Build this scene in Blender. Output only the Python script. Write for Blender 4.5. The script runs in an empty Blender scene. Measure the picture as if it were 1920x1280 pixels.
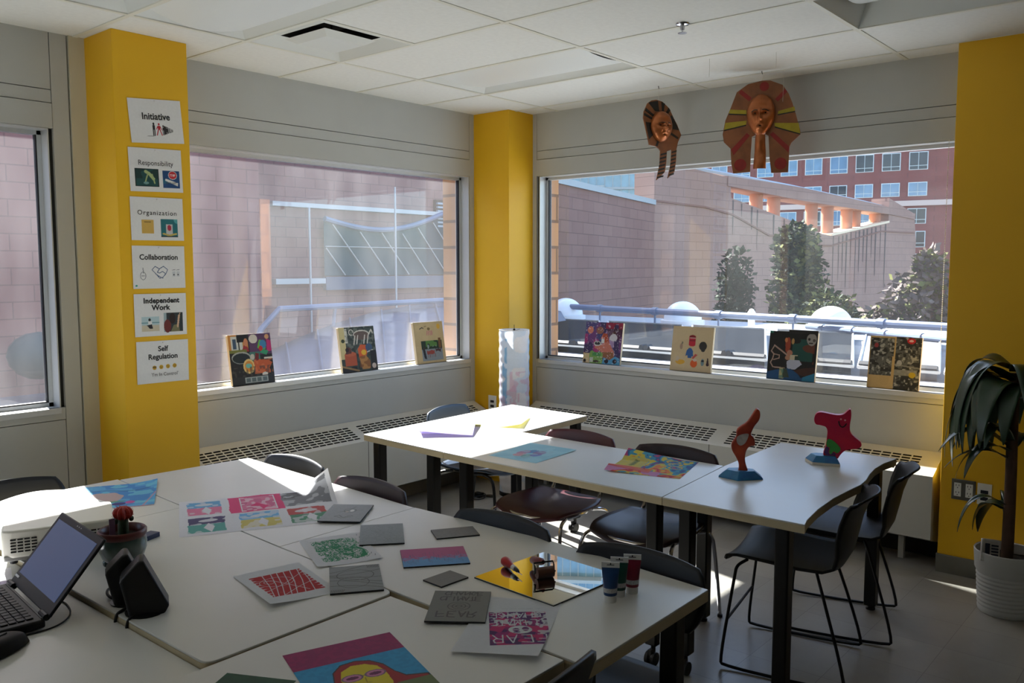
import bpy, bmesh, math, random
import numpy as np
from mathutils import Vector, Matrix
random.seed(7)
rng = np.random.default_rng(7)
S = bpy.context.scene
COL = S.collection
PI = math.pi
def R(d): return math.radians(d)

# ------------------------------------------------------------------ camera, sky, sun, exposure
cam = bpy.data.cameras.new('camera')
cam.sensor_width = 36.0
cam.lens = 1615.1 / 1920 * 36.0
cam.clip_start, cam.clip_end = 0.05, 500
camera = bpy.data.objects.new('camera', cam)
COL.objects.link(camera)
_pi, _ro, _ya = 0.0866398, -0.0010026, 0.7053061
fwd = Vector((math.cos(_pi) * math.cos(_ya), math.cos(_pi) * math.sin(_ya), -math.sin(_pi)))
rgt = fwd.cross(Vector((0, 0, 1))).normalized()
upv = rgt.cross(fwd)
r2 = math.cos(_ro) * rgt + math.sin(_ro) * upv
u2 = -math.sin(_ro) * rgt + math.cos(_ro) * upv
camera.matrix_world = Matrix(((r2.x, u2.x, -fwd.x, 0), (r2.y, u2.y, -fwd.y, 0), (r2.z, u2.z, -fwd.z, 1.65), (0, 0, 0, 1)))
S.camera = camera

SUN_AZ = math.atan2(0.97, 0.24)      # measured from +x
SUN_EL = R(39.3)
W = bpy.data.worlds.new('sky')
S.world = W
W.use_nodes = True
_n = W.node_tree.nodes; _l = W.node_tree.links
_sky = _n.new('ShaderNodeTexSky')
_sky.sky_type = 'NISHITA'
_sky.sun_disc = False
_sky.sun_elevation = SUN_EL
_sky.sun_rotation = PI / 2 - SUN_AZ
_sky.air_density = 1.0; _sky.dust_density = 1.5; _sky.ozone_density = 1.5
_bg = _n['Background']
_bg.inputs['Strength'].default_value = 0.32
_l.new(_sky.outputs[0], _bg.inputs['Color'])
_sun = bpy.data.lights.new('sun', 'SUN')
_sun.energy = 16.0
_sun.angle = R(0.6)
_sun.color = (1.0, 0.96, 0.90)
sun = bpy.data.objects.new('sun', _sun)
COL.objects.link(sun)
_sd = Vector((math.cos(SUN_AZ) * math.cos(SUN_EL), math.sin(SUN_AZ) * math.cos(SUN_EL), math.sin(SUN_EL)))
sun.rotation_euler = (-_sd).to_track_quat('-Z', 'Y').to_euler()
sun.location = (6, 20, 18)
S.view_settings.view_transform = 'Standard'
S.view_settings.look = 'None'
S.view_settings.gamma = 1.0
S.view_settings.use_curve_mapping = False
S.view_settings.exposure = 1.15
try:
    S.cycles.max_bounces = 14; S.cycles.diffuse_bounces = 7; S.cycles.glossy_bounces = 4
    S.cycles.transparent_max_bounces = 24; S.cycles.transmission_bounces = 8
    S.cycles.sample_clamp_indirect = 6.0; S.cycles.caustics_reflective = False; S.cycles.caustics_refractive = False
    S.cycles.use_denoising = True; S.cycles.blur_glossy = 0.5
except Exception:
    pass

# ------------------------------------------------------------------ colour and materials
def lin(c):
    return tuple((x / 12.92 if x <= 0.04045 else ((x + 0.055) / 1.055) ** 2.4) for x in c)
def rgb(r, g, b): return lin((r / 255, g / 255, b / 255))
MATS = {}
def mat(name, col, rough=0.5, metal=0.0, noise=0.0, nscale=20.0, bump=0.0, bscale=60.0, spec=0.5, coat=0.0, col2=None, trans=0.0, emit=None, estr=0.0):
    if name in MATS: return MATS[name]
    m = bpy.data.materials.new(name); m.use_nodes = True
    n = m.node_tree.nodes; l = m.node_tree.links
    b = n['Principled BSDF']
    b.inputs['Roughness'].default_value = rough
    b.inputs['Metallic'].default_value = metal
    b.inputs['Specular IOR Level'].default_value = spec
    b.inputs['Coat Weight'].default_value = coat
    b.inputs['Transmission Weight'].default_value = trans
    tc = n.new('ShaderNodeTexCoord')
    nz = n.new('ShaderNodeTexNoise'); nz.inputs['Scale'].default_value = nscale; nz.inputs['Detail'].default_value = 6
    l.new(tc.outputs['Object'], nz.inputs['Vector'])
    mx = n.new('ShaderNodeMix'); mx.data_type = 'RGBA'
    c2 = col2 if col2 else tuple(x * (1 - noise) for x in col)
    mx.inputs['A'].default_value = (*col, 1); mx.inputs['B'].default_value = (*c2, 1)
    rp = n.new('ShaderNodeMapRange'); rp.inputs['From Min'].default_value = 0.35; rp.inputs['From Max'].default_value = 0.7
    l.new(nz.outputs['Fac'], rp.inputs['Value']); l.new(rp.outputs['Result'], mx.inputs['Factor'])
    l.new(mx.outputs['Result'], b.inputs['Base Color'])
    if bump > 0:
        nb = n.new('ShaderNodeTexNoise'); nb.inputs['Scale'].default_value = bscale; nb.inputs['Detail'].default_value = 4
        l.new(tc.outputs['Object'], nb.inputs['Vector'])
        bp = n.new('ShaderNodeBump'); bp.inputs['Strength'].default_value = bump; bp.inputs['Distance'].default_value = 0.005
        l.new(nb.outputs['Fac'], bp.inputs['Height']); l.new(bp.outputs['Normal'], b.inputs['Normal'])
    if emit:
        b.inputs['Emission Color'].default_value = (*emit, 1); b.inputs['Emission Strength'].default_value = estr
    MATS[name] = m
    return m
def paint_mat(name='painted art', rough=0.6, trans=0.0, spec=0.4):
    """colour comes from the art colours of the sheet itself; slight paper grain on top"""
    if name in MATS: return MATS[name]
    m = bpy.data.materials.new(name); m.use_nodes = True
    n = m.node_tree.nodes; l = m.node_tree.links
    b = n['Principled BSDF']; b.inputs['Roughness'].default_value = rough; b.inputs['Specular IOR Level'].default_value = spec
    a = n.new('ShaderNodeAttribute'); a.attribute_name = 'art'
    nz = n.new('ShaderNodeTexNoise'); nz.inputs['Scale'].default_value = 90; tc = n.new('ShaderNodeTexCoord')
    l.new(tc.outputs['Object'], nz.inputs['Vector'])
    mr = n.new('ShaderNodeMapRange'); mr.inputs['To Min'].default_value = 0.94; mr.inputs['To Max'].default_value = 1.04
    l.new(nz.outputs['Fac'], mr.inputs['Value'])
    vm = n.new('ShaderNodeVectorMath'); vm.operation = 'SCALE'
    l.new(a.outputs['Color'], vm.inputs[0]); l.new(mr.outputs['Result'], vm.inputs['Scale'])
    l.new(vm.outputs['Vector'], b.inputs['Base Color'])
    if trans > 0:
        o = n['Material Output']; t = n.new('ShaderNodeBsdfTranslucent'); mx = n.new('ShaderNodeMixShader')
        l.new(vm.outputs['Vector'], t.inputs['Color'])
        mx.inputs['Fac'].default_value = trans
        l.new(b.outputs[0], mx.inputs[1]); l.new(t.outputs[0], mx.inputs[2]); l.new(mx.outputs[0], o.inputs['Surface'])
    MATS[name] = m
    return m
def glass_mat(name, tint, dust, dustcol=(0.8, 0.8, 0.82)):
    m = bpy.data.materials.new(name); m.use_nodes = True
    n = m.node_tree.nodes; l = m.node_tree.links
    n.remove(n['Principled BSDF']); o = n['Material Output']
    t = n.new('ShaderNodeBsdfTransparent'); t.inputs['Color'].default_value = (*tint, 1)
    g = n.new('ShaderNodeBsdfGlossy'); g.inputs['Roughness'].default_value = 0.0
    fr = n.new('ShaderNodeFresnel'); ge = n.new('ShaderNodeNewGeometry')
    io = n.new('ShaderNodeMapRange'); io.inputs['To Min'].default_value = 1.45; io.inputs['To Max'].default_value = 1 / 1.45
    l.new(ge.outputs['Backfacing'], io.inputs['Value']); l.new(io.outputs[0], fr.inputs['IOR'])
    a = n.new('ShaderNodeMixShader'); l.new(fr.outputs[0], a.inputs[0]); l.new(t.outputs[0], a.inputs[1]); l.new(g.outputs[0], a.inputs[2])
    d = n.new('ShaderNodeBsdfTranslucent'); d.inputs['Color'].default_value = (*dustcol, 1)
    e = n.new('ShaderNodeBsdfDiffuse'); e.inputs['Color'].default_value = (*dustcol, 1)
    q = n.new('ShaderNodeMixShader'); q.inputs[0].default_value = 0.6
    l.new(e.outputs[0], q.inputs[1]); l.new(d.outputs[0], q.inputs[2])
    tc = n.new('ShaderNodeTexCoord'); mp = n.new('ShaderNodeMapping'); mp.inputs['Scale'].default_value = (3.0, 3.0, 0.9)
    nz = n.new('ShaderNodeTexNoise'); nz.inputs['Scale'].default_value = 1.6; nz.inputs['Detail'].default_value = 5
    l.new(tc.outputs['Object'], mp.inputs['Vector']); l.new(mp.outputs[0], nz.inputs['Vector'])
    mr = n.new('ShaderNodeMapRange'); mr.inputs['From Min'].default_value = 0.3; mr.inputs['From Max'].default_value = 0.75
    mr.inputs['To Min'].default_value = dust * 0.55; mr.inputs['To Max'].default_value = dust * 1.5
    l.new(nz.outputs['Fac'], mr.inputs['Value'])
    f = n.new('ShaderNodeMixShader'); l.new(mr.outputs[0], f.inputs[0]); l.new(a.outputs[0], f.inputs[1]); l.new(q.outputs[0], f.inputs[2])
    l.new(f.outputs[0], o.inputs['Surface'])
    MATS[name] = m
    return m
def block_mat(name, c1, c2, mortar, bw, bh, axis, rough=0.9, m=0.012):
    """masonry blocks; axis: rotation (degrees about z) that brings the wall direction onto x"""
    mt = bpy.data.materials.new(name); mt.use_nodes = True
    n = mt.node_tree.nodes; l = mt.node_tree.links
    b = n['Principled BSDF']; b.inputs['Roughness'].default_value = rough; b.inputs['Specular IOR Level'].default_value = 0.2
    tc = n.new('ShaderNodeTexCoord'); vr = n.new('ShaderNodeVectorRotate'); vr.rotation_type = 'Z_AXIS'; vr.inputs['Angle'].default_value = R(-axis)
    l.new(tc.outputs['Object'], vr.inputs['Vector'])
    sp = n.new('ShaderNodeSeparateXYZ'); l.new(vr.outputs[0], sp.inputs[0])
    cb = n.new('ShaderNodeCombineXYZ'); l.new(sp.outputs['X'], cb.inputs['X']); l.new(sp.outputs['Z'], cb.inputs['Y'])
    br = n.new('ShaderNodeTexBrick'); br.inputs['Scale'].default_value = 1.0
    br.inputs['Brick Width'].default_value = bw; br.inputs['Row Height'].default_value = bh; br.inputs['Mortar Size'].default_value = m
    br.inputs['Color1'].default_value = (*c1, 1); br.inputs['Color2'].default_value = (*c2, 1); br.inputs['Mortar'].default_value = (*mortar, 1)
    br.inputs['Bias'].default_value = -0.2
    l.new(cb.outputs[0], br.inputs['Vector'])
    nz = n.new('ShaderNodeTexNoise'); nz.inputs['Scale'].default_value = 0.8; nz.inputs['Detail'].default_value = 6
    l.new(tc.outputs['Object'], nz.inputs['Vector'])
    mr = n.new('ShaderNodeMapRange'); mr.inputs['To Min'].default_value = 0.85; mr.inputs['To Max'].default_value = 1.12
    l.new(nz.outputs['Fac'], mr.inputs['Value'])
    vm = n.new('ShaderNodeVectorMath'); vm.operation = 'SCALE'
    l.new(br.outputs['Color'], vm.inputs[0]); l.new(mr.outputs[0], vm.inputs['Scale']); l.new(vm.outputs[0], b.inputs['Base Color'])
    MATS[name] = mt
    return mt

# ------------------------------------------------------------------ mesh building
class MB:
    def __init__(s): s.v = []; s.f = []; s.m = []; s.mats = []
    def mi(s, m):
        if m not in s.mats: s.mats.append(m)
        return s.mats.index(m)
    def add(s, vs, fs, m):
        o = len(s.v); k = s.mi(m)
        s.v += [tuple(v) for v in vs]
        for f in fs: s.f.append(tuple(i + o for i in f)); s.m.append(k)
    def box(s, a, b, m, M=None):
        x0, y0, z0 = (min(a[i], b[i]) for i in range(3)); x1, y1, z1 = (max(a[i], b[i]) for i in range(3))
        vs = [(x0, y0, z0), (x1, y0, z0), (x1, y1, z0), (x0, y1, z0), (x0, y0, z1), (x1, y0, z1), (x1, y1, z1), (x0, y1, z1)]
        if M is not None: vs = [M @ Vector(v) for v in vs]
        s.add(vs, [(0, 3, 2, 1), (4, 5, 6, 7), (0, 1, 5, 4), (1, 2, 6, 5), (2, 3, 7, 6), (3, 0, 4, 7)], m)
    def prism(s, pts, z0, z1, m, M=None, cap=True):
        """polygon in xy (counter-clockwise) extruded along z"""
        n = len(pts)
        ar = sum(pts[i][0] * pts[(i + 1) % n][1] - pts[(i + 1) % n][0] * pts[i][1] for i in range(n))
        if ar < 0: pts = pts[::-1]
        vs = [(p[0], p[1], z0) for p in pts] + [(p[0], p[1], z1) for p in pts]
        if M is not None: vs = [M @ Vector(v) for v in vs]
        fs = [(i, (i + 1) % n, (i + 1) % n + n, i + n) for i in range(n)]
        if cap: fs += [tuple(range(n))[::-1], tuple(range(n, 2 * n))]
        s.add(vs, fs, m)
    def lathe(s, prof, m, n=32, c=(0, 0, 0), M=None, close=False):
        vs = []; fs = []
        for r, z in prof:
            for k in range(n):
                a = 2 * PI * k / n; vs.append((c[0] + r * math.cos(a), c[1] + r * math.sin(a), c[2] + z))
        for i in range(len(prof) - 1):
            for k in range(n):
                k2 = (k + 1) % n; fs.append((i * n + k, i * n + k2, (i + 1) * n + k2, (i + 1) * n + k))
        if prof[0][0] > 1e-5: fs.append(tuple(range(n))[::-1]) if close else None
        if prof[-1][0] > 1e-5 and close: fs.append(tuple(range((len(prof) - 1) * n, len(prof) * n)))
        if M is not None: vs = [M @ Vector(v) for v in vs]
        s.add(vs, fs, m)
    def tube(s, pts, r, m, n=8, closed=False, sm=0, cap=True):
        P = [Vector(p) for p in pts]
        for _ in range(sm):
            Q = []
            L = len(P)
            for i in range(L - (0 if closed else 1)):
                a, b = P[i], P[(i + 1) % L]
                Q += [a * .75 + b * .25, a * .25 + b * .75]
            if not closed: Q = [P[0]] + Q[1:-1] + [P[-1]]
            P = Q
        L = len(P); rr = r if isinstance(r, (list, tuple)) else None
        t0 = (P[1] - P[0]).normalized()
        nrm = t0.orthogonal().normalized(); vs = []
        for i in range(L):
            if closed: t = (P[(i + 1) % L] - P[i - 1])
            else: t = (P[min(i + 1, L - 1)] - P[max(i - 1, 0)])
            t = t.normalized() if t.length > 1e-9 else t0
            nrm = (nrm - t * nrm.dot(t)); nrm = nrm.normalized() if nrm.length > 1e-6 else t.orthogonal().normalized()
            bn = t.cross(nrm)
            q = (np.interp(i / (L - 1), np.linspace(0, 1, len(rr)), rr) if rr else r)
            for k in range(n):
                a = 2 * PI * k / n; vs.append(P[i] + nrm * (q * math.cos(a)) + bn * (q * math.sin(a)))
        fs = []
        for i in range(L if closed else L - 1):
            j = (i + 1) % L
            for k in range(n):
                k2 = (k + 1) % n; fs.append((i * n + k, i * n + k2, j * n + k2, j * n + k))
        if cap and not closed: fs += [tuple(range(n))[::-1], tuple(range((L - 1) * n, L * n))]
        s.add(vs, fs, m)
    def grid(s, fn, nu, nv, m, flip=False):
        vs = [fn(i / nu, j / nv) for j in range(nv + 1) for i in range(nu + 1)]
        w = nu + 1; fs = []
        for j in range(nv):
            for i in range(nu):
                q = (j * w + i, j * w + i + 1, (j + 1) * w + i + 1, (j + 1) * w + i)
                fs.append(q[::-1] if flip else q)
        s.add(vs, fs, m)
    def sphere(s, c, r, m, nu=16, nv=10, sc=(1, 1, 1), M=None):
        prof = [(math.sin(PI * i / nv), -math.cos(PI * i / nv)) for i in range(nv + 1)]
        vs = []; fs = []
        for a, z in prof:
            for k in range(nu):
                t = 2 * PI * k / nu; vs.append(Vector((c[0] + r * sc[0] * a * math.cos(t), c[1] + r * sc[1] * a * math.sin(t), c[2] + r * sc[2] * z)))
        for i in range(nv):
            for k in range(nu):
                k2 = (k + 1) % nu; fs.append((i * nu + k, i * nu + k2, (i + 1) * nu + k2, (i + 1) * nu + k))
        if M is not None: vs = [M @ v for v in vs]
        s.add(vs, fs, m)
    def build(s, name, parent=None, smooth=35, bevel=0.0, seg=2, solid=0.0, subd=0, weld=False, kind=None, label=None):
        me = bpy.data.meshes.new(name)
        me.from_pydata([tuple(v) for v in s.v], [], s.f)
        for m in s.mats: me.materials.append(m)
        me.polygons.foreach_set('material_index', s.m)
        if weld:
            bm = bmesh.new(); bm.from_mesh(me); bmesh.ops.remove_doubles(bm, verts=bm.verts, dist=1e-5)
            bm.faces.ensure_lookup_table(); bmesh.ops.recalc_face_normals(bm, faces=bm.faces); bm.to_mesh(me); bm.free()
        me.update()
        if smooth:
            me.polygons.foreach_set('use_smooth', [True] * len(me.polygons))
            try: me.set_sharp_from_angle(angle=R(smooth))
            except Exception: pass
        o = bpy.data.objects.new(name, me); COL.objects.link(o)
        if parent is not None: o.parent = parent
        if solid:
            md = o.modifiers.new('thickness', 'SOLIDIFY'); md.thickness = solid; md.offset = 0
        if subd:
            md = o.modifiers.new('subdivision', 'SUBSURF'); md.levels = subd; md.render_levels = subd
        if bevel:
            md = o.modifiers.new('bevel', 'BEVEL'); md.width = bevel; md.segments = seg; md.limit_method = 'ANGLE'; md.angle_limit = R(40)
        if kind: o['kind'] = kind
        if label: o['label'] = label
        return o
def tag(o, label, cat, group=None, kind=None):
    o['label'] = label; o['category'] = cat
    if group: o['group'] = group
    if kind: o['kind'] = kind
    return o
def thing(name, label, cat, loc=(0, 0, 0), rz=0.0, group=None):
    o = bpy.data.objects.new(name, None); COL.objects.link(o)
    o.empty_display_size = 0.05
    o.location = loc; o.rotation_euler = (0, 0, R(rz))
    return tag(o, label, cat, group)
def kids(o): return [c for c in bpy.data.objects if c.parent == o]
def dup(root, loc, rz, label, group=None):
    c = root.copy(); COL.objects.link(c); c.location = loc; c.rotation_euler = (0, 0, R(rz)); c['label'] = label
    if group: c['group'] = group
    for a in kids(root):
        b = a.copy(); COL.objects.link(b); b.parent = c
        for d in kids(a):
            e = d.copy(); COL.objects.link(e); e.parent = b
    return c
def Tm(x, y, z, rz=0, rx=0, ry=0):
    return Matrix.Translation((x, y, z)) @ Matrix.Rotation(R(rz), 4, 'Z') @ Matrix.Rotation(R(ry), 4, 'Y') @ Matrix.Rotation(R(rx), 4, 'X')

# ------------------------------------------------------------------ painting flat art onto sheets
LET = {'A': [[(0, 0), (.5, 1), (1, 0)], [(.2, .4), (.8, .4)]], 'C': [[(1, .85), (.5, 1), (.1, .7), (.1, .3), (.5, 0), (1, .15)]],
       'E': [[(1, 1), (0, 1), (0, 0), (1, 0)], [(0, .5), (.8, .5)]], 'F': [[(1, 1), (0, 1), (0, 0)], [(0, .5), (.8, .5)]],
       'G': [[(1, .85), (.5, 1), (.1, .7), (.1, .3), (.5, 0), (1, .2), (1, .45), (.6, .45)]], 'H': [[(0, 0), (0, 1)], [(1, 0), (1, 1)], [(0, .5), (1, .5)]],
       'I': [[(.5, 0), (.5, 1)]], 'L': [[(0, 1), (0, 0), (1, 0)]], 'M': [[(0, 0), (0, 1), (.5, .4), (1, 1), (1, 0)]], 'N': [[(0, 0), (0, 1), (1, 0), (1, 1)]],
       'R': [[(0, 0), (0, 1), (.8, .95), (.9, .7), (.7, .5), (0, .5)], [(.4, .5), (1, 0)]], 'T': [[(0, 1), (1, 1)], [(.5, 1), (.5, 0)]],
       'O': [[(.5, 0), (.05, .3), (.05, .7), (.5, 1), (.95, .7), (.95, .3), (.5, 0)]], 'S': [[(.95, .85), (.5, 1), (.1, .75), (.9, .3), (.5, 0), (.05, .15)]],
       'P': [[(0, 0), (0, 1), (.8, .95), (.9, .72), (.7, .5), (0, .5)]], 'U': [[(0, 1), (0, .3), (.5, 0), (1, .3), (1, 1)]], 'X': [[(0, 0), (1, 1)], [(0, 1), (1, 0)]]}
class Art:
    def __init__(s, w, h, nx, bg):
        s.w, s.h = w, h; s.nx = nx; s.ny = max(2, int(round(nx * h / w)))
        x = (np.arange(s.nx + 1)) / s.nx; y = (np.arange(s.ny + 1)) / s.ny
        s.X, s.Y = np.meshgrid(x, y); s.asp = h / w
        s.c = np.zeros((s.ny + 1, s.nx + 1, 3)); s.c[:] = bg
    def put(s, mask, col, a=1.0):
        col = np.array(col)
        s.c[mask] = s.c[mask] * (1 - a) + (col[mask] if col.ndim == 3 else col) * a
    def rect(s, x0, y0, x1, y1, col, a=1.0, rag=0.0):
        X, Y = s.X, s.Y
        if rag: n = s.noise(14); X = X + (n - .5) * rag; Y = Y + (s.noise(17) - .5) * rag
        s.put((X >= x0) & (X <= x1) & (Y >= y0) & (Y <= y1), col, a)
    def ell(s, cx, cy, rx, ry, col, a=1.0, rag=0.0):
        d = ((s.X - cx) / rx) ** 2 + ((s.Y - cy) / ry) ** 2
        if rag: d = d + (s.noise(9) - .5) * rag
        s.put(d <= 1, col, a)
    def ring(s, cx, cy, rx, ry, w, col):
        d = np.sqrt(((s.X - cx) / rx) ** 2 + ((s.Y - cy) / ry) ** 2); s.put(np.abs(d - 1) < w, col)
    def poly(s, pts, col, a=1.0):
        ins = np.zeros(s.X.shape, bool); n = len(pts)
        for i in range(n):
            x0, y0 = pts[i]; x1, y1 = pts[(i + 1) % n]
            if y0 == y1: continue
            c = ((y0 > s.Y) != (y1 > s.Y)) & (s.X < (x1 - x0) * (s.Y - y0) / (y1 - y0) + x0); ins ^= c
        s.put(ins, col, a)
    def line(s, pts, w, col, a=1.0, dash=None):
        msk = np.zeros(s.X.shape, bool)
        for (x0, y0), (x1, y1) in zip(pts[:-1], pts[1:]):
            dx, dy = x1 - x0, (y1 - y0) * s.asp; L2 = dx * dx + dy * dy + 1e-12
            t = np.clip(((s.X - x0) * dx + (s.Y - y0) * s.asp * dy) / L2, 0, 1)
            msk |= ((s.X - x0 - t * dx) ** 2 + ((s.Y - y0) * s.asp - t * dy) ** 2) < w * w
        s.put(msk, col, a)
    def noise(s, f):
        """smooth value noise, f cells across"""
        k = rng.random((int(f * s.asp) + 3, int(f) + 3)); x = s.X * f; y = s.Y * f * s.asp
        i = np.minimum(y.astype(int), k.shape[0] - 2); j = np.minimum(x.astype(int), k.shape[1] - 2); a = y - i; b = x - j
        a = a * a * (3 - 2 * a); b = b * b * (3 - 2 * b)
        return k[i, j] * (1 - a) * (1 - b) + k[i + 1, j] * a * (1 - b) + k[i, j + 1] * (1 - a) * b + k[i + 1, j + 1] * a * b
    def blot(s, x0, y0, x1, y1, col, f=20, th=.5, a=1.0):
        s.put((s.X >= x0) & (s.X <= x1) & (s.Y >= y0) & (s.Y <= y1) & (s.noise(f) > th), col, a)
    def text(s, t, x, y, cw, ch, w, col, gap=.3, fx=False, fy=False, jit=0.0):
        n = len(t)
        for i, c in enumerate(t):
            if c not in LET: continue
            k = (n - 1 - i) if fx else i
            ox = x + k * cw * (1 + gap)
            for st in LET[c]:
                s.line([(ox + cw * (1 - px if fx else px) + random.uniform(-jit, jit), y + ch * (1 - py if fy else py) + random.uniform(-jit, jit)) for px, py in st], w, col)
    def mesh(s, name, m, height=None, place=None, parent=None, thick=0.0):
        """grid sheet: local x right, y up, z off the sheet; height(u,v) lifts it; place maps a local point"""
        W_, H_ = s.w, s.h
        z = np.zeros(s.X.shape) if height is None else height(s.X, s.Y)
        co = np.stack([(s.X - .5) * W_, (s.Y - .5) * H_, z], -1).reshape(-1, 3)
        if place is not None:
            M_ = np.array(place); co = co @ M_[:3, :3].T + M_[:3, 3]
        a = np.arange(co.shape[0]).reshape(s.ny + 1, s.nx + 1)
        f = np.stack([a[:-1, :-1], a[:-1, 1:], a[1:, 1:], a[1:, :-1]], -1).reshape(-1, 4)
        me = bpy.data.meshes.new(name)
        me.vertices.add(len(co)); me.vertices.foreach_set('co', co.ravel())
        me.loops.add(f.size); me.loops.foreach_set('vertex_index', f.ravel().astype(np.int32))
        me.polygons.add(len(f)); me.polygons.foreach_set('loop_start', np.arange(0, f.size, 4, dtype=np.int32))
        try: me.polygons.foreach_set('loop_total', np.full(len(f), 4, dtype=np.int32))
        except Exception: pass
        me.polygons.foreach_set('use_smooth', [True] * len(f))
        me.update(calc_edges=True); me.validate()
        at = me.attributes.new('art', 'FLOAT_COLOR', 'POINT')
        at.data.foreach_set('color', np.concatenate([s.c.reshape(-1, 3), np.ones((co.shape[0], 1))], 1).ravel().astype(np.float32))
        me.materials.append(m)
        o = bpy.data.objects.new(name, me); COL.objects.link(o)
        if parent is not None: o.parent = parent
        if thick:
            md = o.modifiers.new('thickness', 'SOLIDIFY'); md.thickness = thick; md.offset = -1
        return o
def letters(txt, size, m, name='lettering', parent=None, place=None, bold=0.0, spacing=1.0, shear=0.0, xs=1.0, align='CENTER'):
    """words as flat letter shapes, centred on the placement point"""
    cu = bpy.data.curves.new('words', 'FONT'); cu.body = txt; cu.size = size; cu.align_x = align; cu.align_y = 'CENTER'
    cu.offset = bold; cu.space_character = spacing; cu.shear = shear; cu.resolution_u = 3
    o = bpy.data.objects.new('words', cu); COL.objects.link(o)
    bpy.context.view_layer.update()
    me = bpy.data.meshes.new_from_object(o.evaluated_get(bpy.context.evaluated_depsgraph_get()))
    bpy.data.objects.remove(o); bpy.data.curves.remove(cu)
    me.materials.clear(); me.materials.append(m)
    M_ = (place if place is not None else Matrix()) @ Matrix.Diagonal((xs, 1, 1, 1))
    me.transform(M_)
    r = bpy.data.objects.new(name, me); COL.objects.link(r)
    if parent is not None: r.parent = parent
    return r
# ------------------------------------------------------------------ materials used all over
M_panel = mat('grey metal wall panel', rgb(184, 187, 185), 0.42, noise=0.05, nscale=4)
M_groove = mat('dark joint', rgb(38, 36, 30), 0.8)
M_bounce = mat('bounce tinted wall', rgb(198, 194, 174), 0.55, noise=0.04, nscale=3)  # wall strip with the yellow pillar's bounce light painted into its colour
M_yellow = mat('yellow wall paint', rgb(232, 180, 16), 0.5, noise=0.06, nscale=2.0, bump=0.05, bscale=120)
M_white = mat('white wall paint', rgb(216, 218, 218), 0.7, noise=0.03, nscale=3)
M_greyw = mat('grey wall paint', rgb(150, 150, 148), 0.7, noise=0.03, nscale=3)
M_tile = mat('ceiling tile', rgb(226, 228, 226), 0.9, noise=0.05, nscale=40, bump=0.15, bscale=250)
M_tbar = mat('ceiling grid bar', rgb(216, 216, 206), 0.5)
M_floor = None
M_alu = mat('pale aluminium', rgb(205, 208, 210), 0.35, metal=0.3, noise=0.04, nscale=8)
M_gasket = mat('black window gasket', rgb(22, 24, 30), 0.6)
M_glassL = glass_mat('dusty sunlit pane', (0.93, 0.95, 0.97), 0.028)
M_glassR = glass_mat('window pane', (0.93, 0.95, 0.96), 0.022)
M_reveal = block_mat('tan brick reveal', rgb(196, 146, 104), rgb(182, 132, 96), rgb(128, 98, 78), 0.40, 0.20, 0)
M_heater = mat('cream radiator enamel', rgb(206, 205, 196), 0.38, noise=0.04, nscale=5)
M_dark = mat('dark void', rgb(26, 25, 22), 0.9)
M_rubber = mat('grey rubber baseboard', rgb(120, 118, 108), 0.5, noise=0.15, nscale=8)

def floor_mat():
    m = bpy.data.materials.new('vinyl floor tile'); m.use_nodes = True
    n = m.node_tree.nodes; l = m.node_tree.links; b = n['Principled BSDF']
    tc = n.new('ShaderNodeTexCoord')
    br = n.new('ShaderNodeTexBrick'); br.offset = 0.0; br.inputs['Scale'].default_value = 1.0
    br.inputs['Brick Width'].default_value = 0.305; br.inputs['Row Height'].default_value = 0.305; br.inputs['Mortar Size'].default_value = 0.0012
    br.inputs['Color1'].default_value = (*rgb(158, 155, 146), 1); br.inputs['Color2'].default_value = (*rgb(150, 147, 139), 1); br.inputs['Mortar'].default_value = (*rgb(120, 117, 110), 1)
    l.new(tc.outputs['Object'], br.inputs['Vector'])
    nz = n.new('ShaderNodeTexNoise'); nz.inputs['Scale'].default_value = 3.0; nz.inputs['Detail'].default_value = 10; nz.inputs['Roughness'].default_value = 0.7
    l.new(tc.outputs['Object'], nz.inputs['Vector'])
    mr = n.new('ShaderNodeMapRange'); mr.inputs['From Min'].default_value = 0.3; mr.inputs['From Max'].default_value = 0.7; mr.inputs['To Min'].default_value = 0.82; mr.inputs['To Max'].default_value = 1.06
    l.new(nz.outputs['Fac'], mr.inputs['Value'])
    vm = n.new('ShaderNodeVectorMath'); vm.operation = 'SCALE'; l.new(br.outputs['Color'], vm.inputs[0]); l.new(mr.outputs[0], vm.inputs['Scale'])
    vo = n.new('ShaderNodeTexVoronoi'); vo.inputs['Scale'].default_value = 2.3; l.new(tc.outputs['Object'], vo.inputs['Vector'])
    sp = n.new('ShaderNodeMapRange'); sp.inputs['From Min'].default_value = 0.02; sp.inputs['From Max'].default_value = 0.03; sp.inputs['To Min'].default_value = 0.35; sp.inputs['To Max'].default_value = 1.0
    l.new(vo.outputs['Distance'], sp.inputs['Value'])
    v2 = n.new('ShaderNodeVectorMath'); v2.operation = 'SCALE'; l.new(vm.outputs[0], v2.inputs[0]); l.new(sp.outputs[0], v2.inputs['Scale'])
    l.new(v2.outputs[0], b.inputs['Base Color'])
    r = n.new('ShaderNodeMapRange'); r.inputs['To Min'].default_value = 0.22; r.inputs['To Max'].default_value = 0.45
    l.new(nz.outputs['Fac'], r.inputs['Value']); l.new(r.outputs[0], b.inputs['Roughness'])
    return m
M_floor = floor_mat()
CEIL = 2.80

def structure(o): o['kind'] = 'structure'; return o

# floor
b = MB(); b.box((-3.6, -3.6, -0.15), (5.42, 4.83, 0.0), M_floor); structure(b.build('floor'))

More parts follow.
